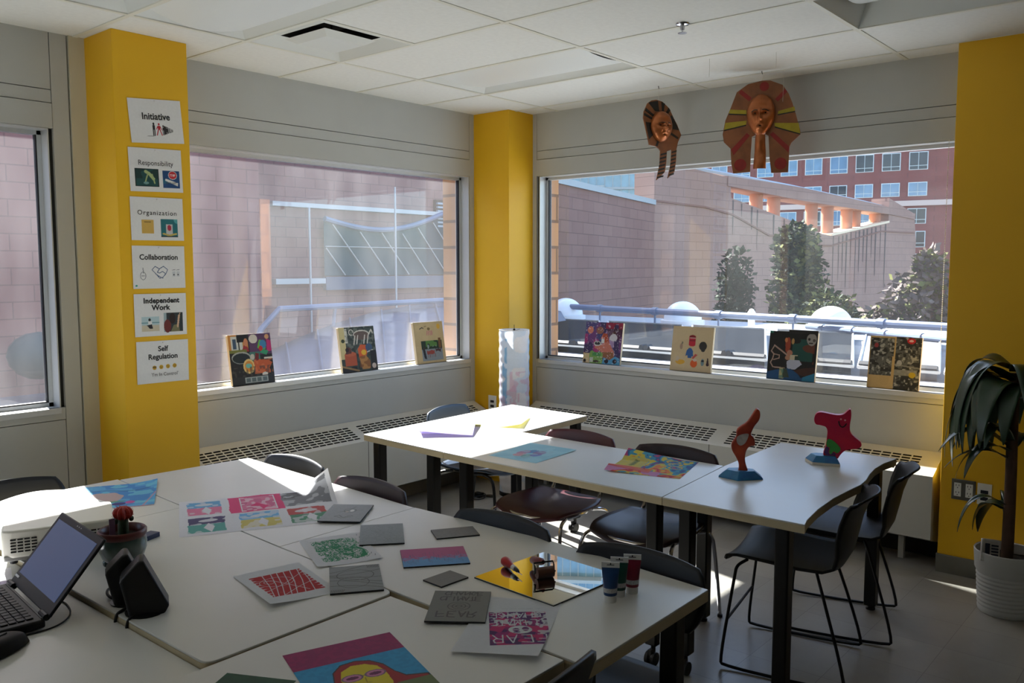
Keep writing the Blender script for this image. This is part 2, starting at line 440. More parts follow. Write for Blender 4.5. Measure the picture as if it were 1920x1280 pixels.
# ceiling: one tile per cell of the grid, cells with fittings left open
xs = [-3.6] + [1.955 + 0.605 * k for k in range(-9, 6)] + [5.42]
ys = [-3.6] + [3.965 - 1.225 * k for k in range(5, -1, -1)] + [4.83]
holes = {}
def cell(x): return max(i for i in range(len(xs) - 1) if xs[i] <= x)
def row(y): return max(i for i in range(len(ys) - 1) if ys[i] <= y)
for x, y in [(4.0, 3.3), (2.2, 3.3), (1.6, 3.3), (4.0, 1.0), (2.2, 0.9), (0.4, 1.0)]: holes[(cell(x), row(y))] = 'light'
holes[(cell(2.8), row(3.3))] = 'vent'
b = MB(); b.box((-3.6, -3.6, 3.02), (5.42, 4.83, 3.15), M_white)
for i in range(len(xs) - 1):
    for j in range(len(ys) - 1):
        x0, x1, y0, y1 = xs[i], xs[i + 1], ys[j], ys[j + 1]
        h = holes.get((i, j))
        if h == 'light': continue
        if h == 'vent': y1 = y1 - 0.61
        b.add([(x0, y0, CEIL), (x1, y0, CEIL), (x1, y1, CEIL), (x0, y1, CEIL)], [(0, 3, 2, 1)], M_tile)
for x in xs[1:-1]: b.box((x - .012, -3.6, CEIL - .004), (x + .012, 4.83, CEIL + .01), M_tbar)
for y in ys[1:-1]: b.box((-3.6, y - .012, CEIL - .0035), (5.42, y + .012, CEIL + .01), M_tbar)
b.box((2.56, 3.343, CEIL - .0038), (3.165, 3.367, CEIL + .01), M_tbar)
structure(b.build('ceiling', smooth=0))

# ---- wall_left : panelled window wall at y = 4.55
GP = 0.004
def panel(b, axis, a0, a1, z0, z1, face, m, proud=0.0):
    """thin panel on the inside face; axis 'y' = wall facing -y at y=face, axis 'x' = wall facing -x"""
    if axis == 'y': b.box((a0, face - proud, z0), (a1, face + .02, z1), m)
    else: b.box((face - proud, a0, z0), (face + .02, a1, z1), m)
b = MB(); F = 4.55
def fill(b, axis, a0, a1, z0, z1, d0, d1, m):
    if axis == 'y': b.box((a0, d0, z0), (a1, d1, z1), m)
    else: b.box((d0, a0, z0), (d1, a1, z1), m)
OP1 = (-0.62, 1.81); OP2 = (2.395, 4.84); OP0 = (-3.2, -0.9)
ZS, ZH = 0.94, 2.33
def wall_core(b, axis, lo, hi, ops, face, outer, mo, wide=()):
    cuts = sorted(ops); p = lo; pw = lo
    for o0, o1 in cuts:
        q0, q1 = o0 - .2 * (o0 in wide), o1 + .16 * (o0 in wide)
        fill(b, axis, p, o0, 0, CEIL + .25, face + .02, face + .09, M_groove); fill(b, axis, pw, q0, -3, CEIL + .9, face + .09, outer, mo); p = o1; pw = q1
        fill(b, axis, o0, o1, 0, ZS - .03, face + .02, face + .09, M_groove); fill(b, axis, q0, q1, -3, ZS - .03, face + .09, outer, mo)
        fill(b, axis, o0, o1, ZH, CEIL + .25, face + .02, face + .09, M_groove); fill(b, axis, q0, q1, ZH + .26, CEIL + .9, face + .12, outer, mo)
    fill(b, axis, p, hi, 0, CEIL + .25, face + .02, face + .09, M_groove); fill(b, axis, pw, hi, -3, CEIL + .9, face + .09, outer, mo)
wall_core(b, 'y', -3.6, 5.42, [OP1, OP2, OP0], F, 4.83, M_reveal, (OP1[0], OP0[0]))
def bay(b, axis, a0, a1, j0, j1, face):
    """one window bay: a0-a1 the opening, j0/j1 the outer limits of its posts"""
    panel(b, axis, a0, a1 + .003, 2.524, CEIL, face, M_panel)
    panel(b, axis, a0, a1 + .003, 2.459, 2.520, face, M_panel)
    panel(b, axis, a0, a1 + .003, 2.334, 2.455, face, M_panel, 0.006)
    panel(b, axis, a0, a1 + .003, 0.879, ZS, face, M_panel, 0.004)
    panel(b, axis, a0, a1 + .003, 0.10, 0.875, face, M_panel)
    if j0 < a0 - .004: panel(b, axis, j0, a0 - GP, 0.0, CEIL, face, M_panel)
    if j1 > a1: panel(b, axis, a1 + .007, j1, 0.0, CEIL, face, M_panel)
bay(b, 'y', OP2[0], OP2[1], 2.36, 4.90, F)
bay(b, 'y', OP1[0], OP1[1] + .018, -.75, 1.915, F)
bay(b, 'y', OP0[0], OP0[1], -3.6, -.76, F)
panel(b, 'y', 1.922, 2.03, 0, CEIL, F, M_bounce, 0.01)
structure(b.build('wall_left', smooth=0))
# ---- wall_right : window wall at x = 5.18
b = MB(); FX = 5.18
OP3 = (1.235, 4.135); OP5 = (-2.9, -0.45)
wall_core(b, 'x', -3.6, 4.55, [OP3], FX, 5.42, M_reveal)
bay(b, 'x', OP3[0], OP3[1] + .02, 1.15, 4.2, FX)
panel(b, 'x', -3.6, -.35, 0, CEIL, FX, M_white); b.box((5.40, 4.38, -3), (5.60, 4.83, 3.7), M_reveal)  # unseen brick pier added outside to narrow the sun strip on the floor
structure(b.build('wall_right', smooth=0))
b = MB(); b.box((-3.75, -3.75, -.1), (5.42, -3.6, 3.1), M_greyw); structure(b.build('wall_front'))
b = MB(); b.box((-3.75, -3.6, -.1), (-3.6, 4.83, 3.1), M_greyw); structure(b.build('wall_back'))

# ---- yellow pillars
b = MB(); b.box((2.0, 4.245, 0), (2.39, 4.66, CEIL), M_yellow); structure(b.build('wall_pillar_left', bevel=0.003))
b = MB(); b.box((4.897, 4.2, 0), (5.30, 4.66, CEIL), M_yellow); structure(b.build('wall_pillar_corner', bevel=0.003))
b = MB(); b.box((4.97, -.35, 0.0), (5.30, 1.2, CEIL), M_yellow); structure(b.build('wall_pillar_right', bevel=0.003))
b = MB(); b.box((4.962, -.35, 0.0), (4.975, 1.205, 0.10), M_rubber); b.box((4.965, 1.195, 0), (5.18, 1.206, 0.1), M_rubber); structure(b.build('baseboard_right', bevel=0.002))
b = MB(); b.box((1.992, 4.237, 0.0), (2.398, 4.25, 0.10), M_rubber); b.box((1.992, 4.237, 0), (2.005, 4.55, 0.10), M_rubber); b.box((2.39, 4.53, 0), (4.9, 4.552, .1), M_rubber); structure(b.build('baseboard_left', bevel=0.002))

# ---- windows: frame, pane, sill
def window(name, axis, op, gl, face, outer, gm):
    a0, a1 = op; b = MB(); w = 0.02
    def bx(p0, p1, z0, z1, d0, d1, m): fill(b, axis, p0, p1, z0, z1, d0, d1, m)
    # reveals lining the opening
    bx(a0 - .002, a0 + .004, ZS, ZH, face, gl, M_alu); bx(a1 - .004, a1 + .002, ZS, ZH, face, gl, M_alu)
    bx(a0, a1, ZH - .003, ZH + .003, face, gl, M_alu)
    # glazing bars and black gaskets
    for p, q in ((a0 + .004, a0 + .004 + w), (a1 - .004 - w, a1 - .004)): bx(p, q, ZS, ZH, gl - .012, gl + .03, M_alu)
    bx(a0, a1, ZS, ZS + w, gl - .012, gl + .03, M_alu); bx(a0, a1, ZH - w - .003, ZH - .003, gl - .012, gl + .03, M_alu)
    g = .006
    for p, q in ((a0 + .024, a0 + .024 + g), (a1 - .024 - g, a1 - .024)): bx(p, q, ZS + w, ZH - w, gl - .008, gl + .02, M_gasket)
    bx(a0 + .024, a1 - .024, ZS + w, ZS + w + g, gl - .008, gl + .02, M_gasket)
    o = structure(b.build(name, smooth=0))
    b = MB(); bx(a0 + .022, a1 - .022, ZS + .018, ZH - .018, gl, gl + .006, gm); b.build('window_pane', o, smooth=0)
    b = MB(); bx(a0, a1, ZS - .03, ZS, face - .012, gl, M_alu); bx(a0, a1, ZS - .05, ZS - .02, gl, outer + .03, M_alu); b.build('window_sill', o, smooth=0, bevel=.002)
    return o
window('window_1', 'y', OP1, 4.64, F, 4.83, M_glassL)
window('window_2', 'y', OP2, 4.64, F, 4.83, M_glassL)
window('window_3', 'x', OP3, 5.27, FX, 5.42, M_glassR)
window('window_fill', 'y', OP0, 4.64, F, 4.83, M_glassL)  # unseen bay, added for fill light and sun bounce

# ---- radiator covers
def radiator(name, label, Lh, M0, ends):
    t = thing(name, label, 'radiator', (0, 0, 0))
    D, zb, zf, zt = .22, .16, .515, .61
    b = MB()
    b.add([(0, D, zb), (Lh, D, zb), (Lh, D, zf), (0, D, zf)], [(0, 1, 2, 3)], M_heater)
    b.box((0, D - .03, zb), (Lh, D, zb + .004), M_heater)
    for x in (0, Lh):
        q = [(x, 0, .10), (x, D, zb), (x, D, zf), (x, 0, zt)]
        b.add(q, [(0, 1, 2, 3)], M_heater)
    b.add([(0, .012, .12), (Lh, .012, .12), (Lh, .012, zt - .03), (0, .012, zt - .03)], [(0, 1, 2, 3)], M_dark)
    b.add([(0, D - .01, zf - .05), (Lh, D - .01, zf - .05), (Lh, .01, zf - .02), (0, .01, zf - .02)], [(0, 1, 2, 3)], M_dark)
    o = b.build('casing', t, smooth=0); o.matrix_local = M0
    sl = lambda s_, x, k=0.0: (x, D - D * s_ - .0 * k, zf + (zt - zf) * s_ + k)
    b = MB()
    def strip(s0, s1, x0, x1): b.add([sl(s0, x0), sl(s0, x1), sl(s1, x1), sl(s1, x0)], [(0, 1, 2, 3)], M_heater)
    lo, hi, nr, pitch = .14, .80, 6, .055
    rp = (hi - lo) / nr
    strip(0, lo, 0, Lh); strip(hi, 1, 0, Lh)
    x = .05
    strip(lo, hi, 0, .05)
    secs = ends
    for (x0, x1) in secs:
        n = int((x1 - x0) / pitch); x1e = x0 + n * pitch
        for r in range(nr):
            s0 = lo + r * rp
            strip(s0 + rp * .52, s0 + rp, x0, x1e)
            for k in range(n): strip(s0, s0 + rp * .52, x0 + k * pitch + .046, x0 + (k + 1) * pitch)
    xs_ = [.05]
    for (x0, x1) in secs: xs_ += [x0, x0 + int((x1 - x0) / pitch) * pitch]
    xs_.append(Lh)
    for k in range(0, len(xs_), 2):
        if xs_[k + 1] - xs_[k] > .002: strip(lo, hi, xs_[k], xs_[k + 1])
    for (x0, x1) in secs[1:]: b.box((x0 - .031, D - .002, zb), (x0 - .028, D + .001, zf), M_groove)
    o = b.build('grille', t, smooth=0); o.matrix_local = M0
    for fx in (.18, Lh * .5, Lh - .18):
        b = MB(); b.box((fx - .015, .08, 0), (fx + .015, .11, .17), M_heater); o = b.build('foot', t); o.matrix_local = M0
    return t
ML = Matrix(((1, 0, 0, 2.44), (0, -1, 0, 4.548), (0, 0, 1, 0), (0, 0, 0, 1)))
radiator('radiator_cover', 'long cream radiator cover with slotted top under the left window, behind the small left chairs', 2.44, ML, [(.06, 1.17), (1.22, 2.38)])
MR = Matrix(((0, -1, 0, 5.178), (1, 0, 0, 1.235), (0, 0, 1, 0), (0, 0, 0, 1)))
radiator('radiator_cover', 'long cream radiator cover with slotted top under the right window, ending at the yellow pillar', 2.93, MR, [(.10, 1.30), (1.36, 2.85)])

# ---- ceiling fittings
M_lens = mat('prismatic lens', rgb(226, 230, 230), 0.35, bump=0.3, bscale=400)
M_fix = mat('white fixture enamel', rgb(214, 218, 216), 0.4)
def troffer(label, x0, x1, y0, y1, deep, k):
    cx, cy = (x0 + x1) / 2, (y0 + y1) / 2
    t = thing('ceiling_light', label, 'ceiling light', (cx, cy, CEIL), 0, 'recessed ceiling lights')
    hx, hy = (x1 - x0) / 2 - .012, (y1 - y0) / 2 - .012; ix, iy = hx - .045, hy - .05
    b = MB()
    o4 = [(-hx, -hy), (hx, -hy), (hx, hy), (-hx, hy)]; i4 = [(-ix, -iy), (ix, -iy), (ix, iy), (-ix, iy)]
    vs = [(x, y, 0.002) for x, y in o4] + [(x, y, deep) for x, y in i4] + [(x, y, .16) for x, y in o4]
    b.add(vs, [(k_, (k_ + 1) % 4, (k_ + 1) % 4 + 4, k_ + 4)[::-1] for k_ in range(4)] + [(k_, (k_ + 1) % 4, (k_ + 1) % 4 + 8, k_ + 8) for k_ in range(4)] + [(8, 9, 10, 11)], M_fix)
    b.build('housing', t, smooth=0)
    b = MB()
    b.grid(lambda u, v: (-ix + 2 * ix * u, -iy + 2 * iy * v, deep - .02 * math.sin(PI * u) * (1 if k == 0 else 2.2)), 10, 2, M_lens, flip=True)
    b.build('lens', t)
troffer('unlit recessed ceiling light near the corner of the two windows', 3.77, 4.375, 2.74, 3.965, .03, 0)
troffer('unlit recessed ceiling light beside the square air diffuser', 1.955, 2.56, 2.74, 3.965, .03, 1)
troffer('unlit recessed ceiling light cut by the upper left edge of the photo', 1.35, 1.955, 2.74, 3.965, .05, 1)
troffer('unlit deep recessed ceiling light at the upper right near the yellow pillar', 3.77, 4.375, .29, 1.515, .10, 1)
troffer('unlit recessed ceiling light above the work tables behind the viewer', 1.955, 2.56, .29, 1.515, .05, 1)
troffer('unlit recessed ceiling light over the left of the room behind the viewer', .14, .745, .29, 1.515, .05, 1)
t = thing('air_diffuser', 'square white ceiling air diffuser with dark slots round its centre plate', 'air vent', (2.8625, 3.66, CEIL))
b = MB()
def fr(b, r0, z0, r1, z1, m):
    o4 = [(-r0, -r0), (r0, -r0), (r0, r0), (-r0, r0)]; i4 = [(-r1, -r1), (r1, -r1), (r1, r1), (-r1, r1)]
    b.add([(x, y, z0) for x, y in o4] + [(x, y, z1) for x, y in i4], [(k, (k + 1) % 4, (k + 1) % 4 + 4, k + 4)[::-1] for k in range(4)], m)
fr(b, .295, .0, .285, -.004, M_fix); fr(b, .285, -.004, .225, .045, M_fix); fr(b, .225, .045, .18, .03, M_fix); fr(b, .18, .03, .17, .12, M_dark)
b.add([(-.17, -.17, .12), (.17, -.17, .12), (.17, .17, .12), (-.17, .17, .12)], [(3, 2, 1, 0)], M_dark)
b.build('diffuser_frame', t, smooth=0)
b = MB(); fr(b, .165, .012, .12, -.012, M_fix); b.add([(-.12, -.12, -.012), (.12, -.12, -.012), (.12, .12, -.012), (-.12, .12, -.012)], [(3, 2, 1, 0)], M_fix)
b.add([(-.165, -.165, .012), (.165, -.165, .012), (.165, .165, .012), (-.165, .165, .012)], [(0, 1, 2, 3)], M_fix)
b.build('centre_plate', t, smooth=0)
b = MB(); b.tube([(.03, .03, .11), (.03, .03, .0)], .006, M_dark, 6); b.build('hanger_rod', t)
M_chrome = mat('chrome', rgb(190, 190, 195), 0.18, metal=1.0)
t = thing('fire_sprinkler', 'small chrome fire sprinkler on the white ceiling', 'sprinkler', (3.73, 2.11, CEIL))
b = MB(); b.lathe([(0.0, -.001), (.032, -.001), (.03, -.008), (.012, -.012), (.01, -.03), (0, -.03)], M_chrome, 20); b.build('escutcheon', t)
b = MB(); b.lathe([(.004, -.03), (.004, -.042), (.022, -.044), (.022, -.046), (0, -.046)], M_chrome, 16); b.build('deflector', t)

# ---- wall sockets
M_plate = mat('white plastic plate', rgb(232, 232, 224), 0.35)
M_steelp = mat('brushed steel plate', rgb(120, 118, 110), 0.35, metal=0.8)
M_slot = mat('socket slot', rgb(18, 20, 34), 0.5)
def outlet(label, y0, y1, z0, z1, x, kind):
    t = thing('wall_outlet', label, 'outlet', (x, (y0 + y1) / 2, (z0 + z1) / 2))
    hy, hz = (y1 - y0) / 2, (z1 - z0) / 2
    b = MB(); b.box((-.006, -hy, -hz), (0, hy, hz), M_steelp if kind == 'double' else M_plate); b.build('cover_plate', t, bevel=.002)
    if kind == 'double':
        for s in (-1, 1):
            b = MB(); b.box((-.009, s * .028 - .017, -.036), (-.006, s * .028 + .017, .036), M_plate)
            for zz in (-.019, .019):
                for dy in (-.007, .007): b.box((-.0095, s * .028 + dy - .0015, zz), (-.009, s * .028 + dy + .0015, zz + .009), M_slot)
                b.box((-.0095, s * .028 - .002, zz - .011), (-.009, s * .028 + .002, zz - .006), M_slot)
            b.build('socket', t, bevel=.001)
    else:
        b = MB()
        for zz in (.012, -.024): b.box((-.0075, -.018, zz - .009), (-.006, .018, zz + .009), M_slot)
        b.build('port', t)
outlet('steel double power outlet low on the right yellow pillar', 1.026, 1.142, .412, .522, 4.97, 'double')
outlet('white data outlet next to the steel outlet on the right pillar, by the plant', .95, 1.018, .405, .518, 4.97, 'data')
outlet('white data outlet low on the yellow corner pillar beside the paper lamp', 4.325, 4.405, .55, .665, 4.897, 'data')
t = thing('blind_chain', 'white beaded blind chain hanging at the right edge of the right window', 'chain', (5.165, 1.275, 0))
b = MB()
for k in range(95):
    z = 2.33 - k * .012
    b.sphere((0, 0, z), .0028, M_plate, 6, 4)
b.tube([(0, 0, 2.335), (0, 0, 1.2)], .0009, M_plate, 4)
b.build('beads', t)
# ------------------------------------------------------------------ outside: neighbouring buildings, roof, trees
C_b1, C_b2, C_mo = rgb(136, 104, 100), rgb(127, 95, 92), rgb(106, 82, 80)
M_blockX = block_mat('pink masonry facing the left window', C_b1, C_b2, C_mo, .50, .205, 0, m=.008)
M_coping = mat('pale metal coping', rgb(156, 166, 174), 0.5, metal=0.2, noise=0.06)
M_trimw = mat('white trim', rgb(178, 180, 180), 0.5)
M_sglass = mat('blue green skylight glass', rgb(36, 74, 84), 0.5, spec=.1, noise=0.2, nscale=0.6)
M_roofm = mat('grey blue roof sheet', rgb(86, 96, 116), 0.6, noise=0.2, nscale=1.2)
M_rail = mat('blue grey painted pipe', rgb(104, 118, 142), 0.45)
M_orange = mat('sun tinted orange', rgb(176, 118, 90), 0.85, noise=0.08, nscale=2)  # warm sun tone painted into the masonry colour

# brick building facing the left window
t = thing('brick_building', 'pink block building with stepped walls and white trims seen through the left window', 'building', (0, 11.3, 0))
b = MB(); b.box((-9, 0, -4), (7.45, 6, 5.8), M_blockX); b.build('near_wall', t, smooth=0)
b = MB(); b.box((7.45, -.02, 1.2), (7.62, .35, 2.66), M_orange); b.build('sunlit_wall_end', t, smooth=0)  # end of the block wall in sun, its light painted as orange
b = MB(); b.box((7.45, 3.7, -4), (18.5, 6, 8.3), M_blockX); b.build('far_wall', t, smooth=0)
b = MB(); b.box((10.1, 3.55, 2.87), (14.9, 3.72, 2.96), M_trimw); b.build('upper_trim', t)
b = MB(); b.box((10.1, 3.5, 1.30), (16.6, 3.72, 1.41), M_trimw); b.build('lower_trim', t)
b = MB(); b.box((14.7, 3.62, 2.55), (15.6, 3.72, 3.25), M_groove)
for k in range(7): b.box((14.72, 3.56, 2.6 + k * .09), (15.58, 3.66, 2.645 + k * .09), M_coping)
b.build('louvre', t)
b = MB(); b.box((-9.1, -.06, 5.8), (7.55, 6, 5.9), M_coping); b.build('coping', t)
# slanted skylight in front of the far wall
t = thing('slanted_skylight', 'blue green glass skylight with thin white slanted bars outside the left window', 'skylight', (11.35, 14.85, 1.46))
b = MB()
def sktop(u): return 1.15 - .55 * math.sin(PI * min(1, u * 1.15)) * .42 + .32 * u ** 2.2
def skf(u, v): return (3.95 * u, .02, sktop(u) * v)
b.grid(skf, 24, 4, M_sglass); b.build('glazing', t)
for k in range(9):
    x0 = -1.35 + k * .62; pts = []
    for q in np.linspace(0, 1.5, 25):
        x = x0 + q; u = x / 3.95
        if 0 <= u <= 1:
            z = 1.45 - q * 1.15
            if 0 <= z <= sktop(u): pts.append((x, -.02, z))
    if len(pts) > 2:
        b = MB(); b.tube([pts[0], pts[-1]], .014, M_trimw, 6); b.build('glazing_bar', t)
b = MB(); b.tube([(0, -.02, .62), (3.95, -.02, .62)], .009, M_trimw, 5); b.build('cross_bar', t)
b = MB(); b.tube([(3.95 * u, -.02, sktop(u) + .05) for u in np.linspace(0, 1, 25)], .06, M_rail, 8); b.build('curved_cap', t)
b = MB(); b.box((-.02, -.06, -.30), (4.4, .05, -.02), M_roofm); b.build('lower_flashing', t)
# white mast
for x, y, z0, z1, lab in [(12.58, 14.0, .5, 3.35, 'thin white mast standing before the slanted skylight'), (9.9, 13.4, .3, 2.75, 'thin white mast at the left of the slanted skylight')]:
    b = MB(); b.tube([(x, y, z0 - 1), (x, y, z1)], .022, M_trimw, 8); tag(b.build('stripe'), lab, 'stripe')  # plain white vertical tube
# curved sheet roof below
far = [(6.86, 11, .16), (7.3, 11, .34), (7.88, 11, .53), (8.6, 11, .72), (9.37, 11, .86), (10.2, 11.1, .93), (11.0, 11.2, .97), (16, 12.5, 1.05)]
near = [(3.26, 5.2, .60), (3.50, 5.2, .64), (3.74, 5.2, .68), (4.08, 5.2, .68), (4.43, 5.2, .66), (4.8, 5.2, .64), (5.2, 5.4, .62), (9, 6.5, .60)]
def lerpP(P, u):
    k = u * (len(P) - 1); i = min(int(k), len(P) - 2); f = k - i
    return Vector(P[i]).lerp(Vector(P[i + 1]), f)
t = thing('curved_roof', 'sloping grey blue sheet roof with raised seams below the left window', 'roof', (0, 0, 0))
b = MB(); b.grid(lambda u, v: lerpP(near, u).lerp(lerpP(far, u), v), 30, 4, M_roofm); b.build('roof_sheet', t, solid=.08)
for k in range(1, 8):
    b = MB(); b.tube([lerpP(near, k / 8).lerp(lerpP(far, k / 8 - .02), v) + Vector((0, 0, .05)) for v in (0, .25, .5, .75, 1)], .02, M_roofm, 6); b.build('seam', t)
b = MB(); b.tube([(6.55, 10.4, .1), (6.9, 10.5, .78), (7.2, 10.5, 1.05), (10.5, 10.5, 1.075), (14, 10.9, 1.09)], .045, M_rail, 8)
b.tube([(8.2, 10.5, 1.06), (8.2, 10.6, .5)], .03, M_rail, 6); b.tube([(11.2, 10.55, 1.08), (11.2, 10.7, .6)], .03, M_rail, 6)
tag(b.build('handrail_pipe'), 'blue grey handrail pipe bending down along the sheet roof outside', 'railing')
# brick mass continuing left, low items outside the far left window
b = MB(); b.sphere((0, 0, 0), .35, M_sglass, 12, 8, sc=(1, 1, .8)); o = b.build('roof_ventilator'); o.location = (4.05, 10.7, .62); tag(o, 'dark rounded roof vent seen low through the far left window', 'vent')
b = MB(); b.box((1.5, 10.2, -.6), (4.6, 11.25, .1), M_roofm); tag(b.build('low_roof_kerb'), 'grey low roof kerb at the foot of the pink block wall, far left window', 'kerb')

# ---- right window: long wall, open gallery, apartment tower
a1 = 14.5
M_blockC = block_mat('pink masonry seen in the right window', rgb(138, 106, 98), rgb(129, 97, 90), rgb(106, 82, 76), .80, .32, a1)
M_blockG = block_mat('pale masonry of the gallery wall', rgb(158, 128, 116), rgb(150, 120, 110), rgb(126, 100, 92), .80, .32, -8.1, m=.008)
def frame_of(p, ang): return Matrix.Translation(p) @ Matrix.Rotation(R(ang), 4, 'Z')
t = thing('block_wall', 'low pink block wall with a pale coping at the left of the right window view', 'wall', (0, 0, 0))
Mw = frame_of((17.0, 13.51, 0), a1)
b = MB(); b.box((0, 0, -5), (9.75, .5, 3.80), M_blockC); o = b.build('wall_face', t, smooth=0); o.matrix_local = Mw
b = MB(); b.box((-.1, -.06, 3.80), (9.75, .56, 3.97), M_coping); o = b.build('coping', t); o.matrix_local = Mw
b = MB(); b.box((-.1, .6, 2.8), (0.0, .7, 3.0), M_coping); 
# gallery wall
t = thing('gallery_wall', 'tall pale block wall with a V shaped open gallery of round columns', 'wall', (0, 0, 0))
ag = math.degrees(math.atan2(-.141, .990)); Mg = frame_of((26.494, 15.967, 0), ag)
XZ = Matrix(((1, 0, 0, 0), (0, 0, -1, 0), (0, 1, 0, 0), (0, 0, 0, 1)))   # polygon (s, z) -> wall plane, depth away from viewer (+y)
def wallpoly(b, pts, d0, d1, m): b.prism(pts, -d1, -d0, m, XZ)
b = MB()
wallpoly(b, [(-.05, -5), (20.9, -5), (20.9, 3.0), (20.6, 4.31), (17.8, 4.95), (17.8, 3.78), (12.3, 3.0), (11.6, 3.06), (8.81, 3.59), (4.6, 4.28), (4.54, 4.7), (4.54, 5.02), (1.2, 5.3), (-.05, 5.36)], 0, .9, M_blockG)
o = b.build('wall_face', t, smooth=0); o.matrix_local = Mg
b = MB(); wallpoly(b, [(4.3, 4.72), (9.5, 4.43), (17.9, 4.16), (20.6, 4.02), (20.6, 4.31), (16, 4.62), (9.5, 4.98), (4.3, 5.10)], -.05, .95, M_blockG); o = b.build('top_beam', t, smooth=0); o.matrix_local = Mg
b = MB(); b.tube([(-.1, .4, 5.42), (1.2, .4, 5.37), (9.5, .4, 5.03), (16, .4, 4.68), (20.65, .4, 4.36)], .09, M_coping, 6); o = b.build('coping', t); o.matrix_local = Mg
for s, zb, zt in [(7.0, 3.85, 4.62), (8.3, 3.65, 4.52), (11.35, 3.06, 4.42), (12.75, 3.02, 4.36), (14.5, 3.28, 4.30), (15.3, 3.4, 4.26), (17.3, 3.7, 4.18)]:
    b = MB(); b.lathe([(.27, zb - .3), (.27, zt + .2)], M_orange, 20, (s, .45, 0)); o = b.build('column', t); o.matrix_local = Mg
b = MB(); b.tube([(-.05, -.02, 3.95), (2.86, -.02, 3.86), (4.65, -.02, 3.65), (7.2, -.02, 2.93), (11.5, -.02, 2.57), (12.4, -.02, 2.58), (17.1, -.02, 3.34), (20.6, -.02, 3.35)], .045, mat('brown joint', rgb(128, 92, 80), .9), 4)
o = b.build('joint_band', t); o.matrix_local = Mg
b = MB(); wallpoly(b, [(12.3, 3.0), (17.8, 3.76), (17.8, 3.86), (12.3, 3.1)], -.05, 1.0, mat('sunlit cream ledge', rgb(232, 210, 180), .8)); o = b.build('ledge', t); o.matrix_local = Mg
M_streak = mat('dark water stain', rgb(92, 78, 74), 0.9, noise=0.25, nscale=6)
b = MB()
for s, z0, ln in [(4.72, 4.2, 1.3), (5.3, 4.1, .5), (6.0, 4.0, .9), (6.4, 3.9, 1.6), (7.6, 3.75, 1.2), (8.4, 3.6, 1.1), (9.3, 3.5, 1.4), (9.8, 3.35, 1.9), (10.6, 3.2, .8), (11.3, 3.1, 1.2), (12.5, 3.0, 2.6), (13.0, 3.0, 2.0), (13.35, 3.05, 1.7), (13.7, 3.1, 2.4), (14.1, 3.2, 1.6), (14.55, 3.25, 3.2), (14.9, 3.3, 1.9), (15.3, 3.35, 1.5), (15.65, 3.4, 3.0), (16.1, 3.45, 1.4), (16.5, 3.5, 2.3), (17.0, 3.6, 1.7), (17.5, 3.68, 3.1)]:
    w = random.uniform(.03, .075)
    b.add([(s - w, -.012, z0), (s + w, -.012, z0), (s + w * .3, -.012, z0 - ln), (s - w * .3, -.012, z0 - ln)], [(3, 2, 1, 0)], M_streak)
o = b.build('water_stains', t, smooth=0); o.matrix_local = Mg

# apartment block, far
M_red = block_mat('red apartment masonry', rgb(128, 78, 74), rgb(120, 72, 68), rgb(106, 66, 64), 1.2, .6, 101)
M_pale = mat('pale concrete band', rgb(196, 176, 168), 0.8)
M_win = mat('blue window glass', rgb(96, 132, 164), 0.08, noise=0.35, nscale=0.7, spec=0.8)
M_wdark = mat('dark window glass', rgb(46, 52, 60), 0.1, noise=0.3, nscale=0.8)
M_wfr = mat('white window frame', rgb(200, 208, 210), 0.5)
Ma = frame_of((113.0, 38.94, 0), 101 + 180)       # local +x runs to the viewer's right, local -y towards the viewer
t = thing('apartment_block', 'red brick apartment block with rows of bluish windows beyond the gallery wall', 'building', (0, 0, 0))
b = MB(); b.box((-34, 0, -12), (14, 12, 30), M_red); o = b.build('facade', t, smooth=0); o.matrix_local = Ma
b = MB(); b.box((-34, -.35, 9.1), (14, .2, 9.75), M_pale); b.box((-34, -.2, 18.6), (14, .2, 19.1), M_pale); o = b.build('string_course', t, smooth=0); o.matrix_local = Ma
def awin(x0, x1, z0, z1, dark):
    b = MB(); b.box((x0, -.06, z0), (x1, .25, z1), M_wfr); f = b.build('window', t, smooth=0); f.matrix_local = Ma
    b = MB(); nx = 2 if x1 - x0 > 1.4 else 1
    gm = M_wdark if dark else M_win
    w = (x1 - x0 - .12) / nx
    for k in range(nx):
        b.box((x0 + .06 + k * w + .04, -.1, z0 + .55), (x0 + .06 + (k + 1) * w - .04, -.05, z1 - .1), gm)
        b.box((x0 + .06 + k * w + .04, -.1, z0 + .08), (x0 + .06 + (k + 1) * w - .04, -.05, z0 + .47), gm)
    o = b.build('pane', f, smooth=0)
for r, (z0, z1) in enumerate([(19.6, 21.8), (16.3, 18.3), (13.5, 15.7), (10.3, 12.0), (6.9, 8.8), (4.0, 6.0), (1.2, 3.2), (-1.6, .4)]):
    for k in range(11):
        x0 = -24.6 + k * 3.1
        if r >= 4 and k == 9: awin(x0 - 1.0, x0 - .1, z0, z1, True)
        awin(x0, x0 + 2.15, z0, z1, dark=(k >= 9 and r != 3) or (r + k) % 7 == 3)
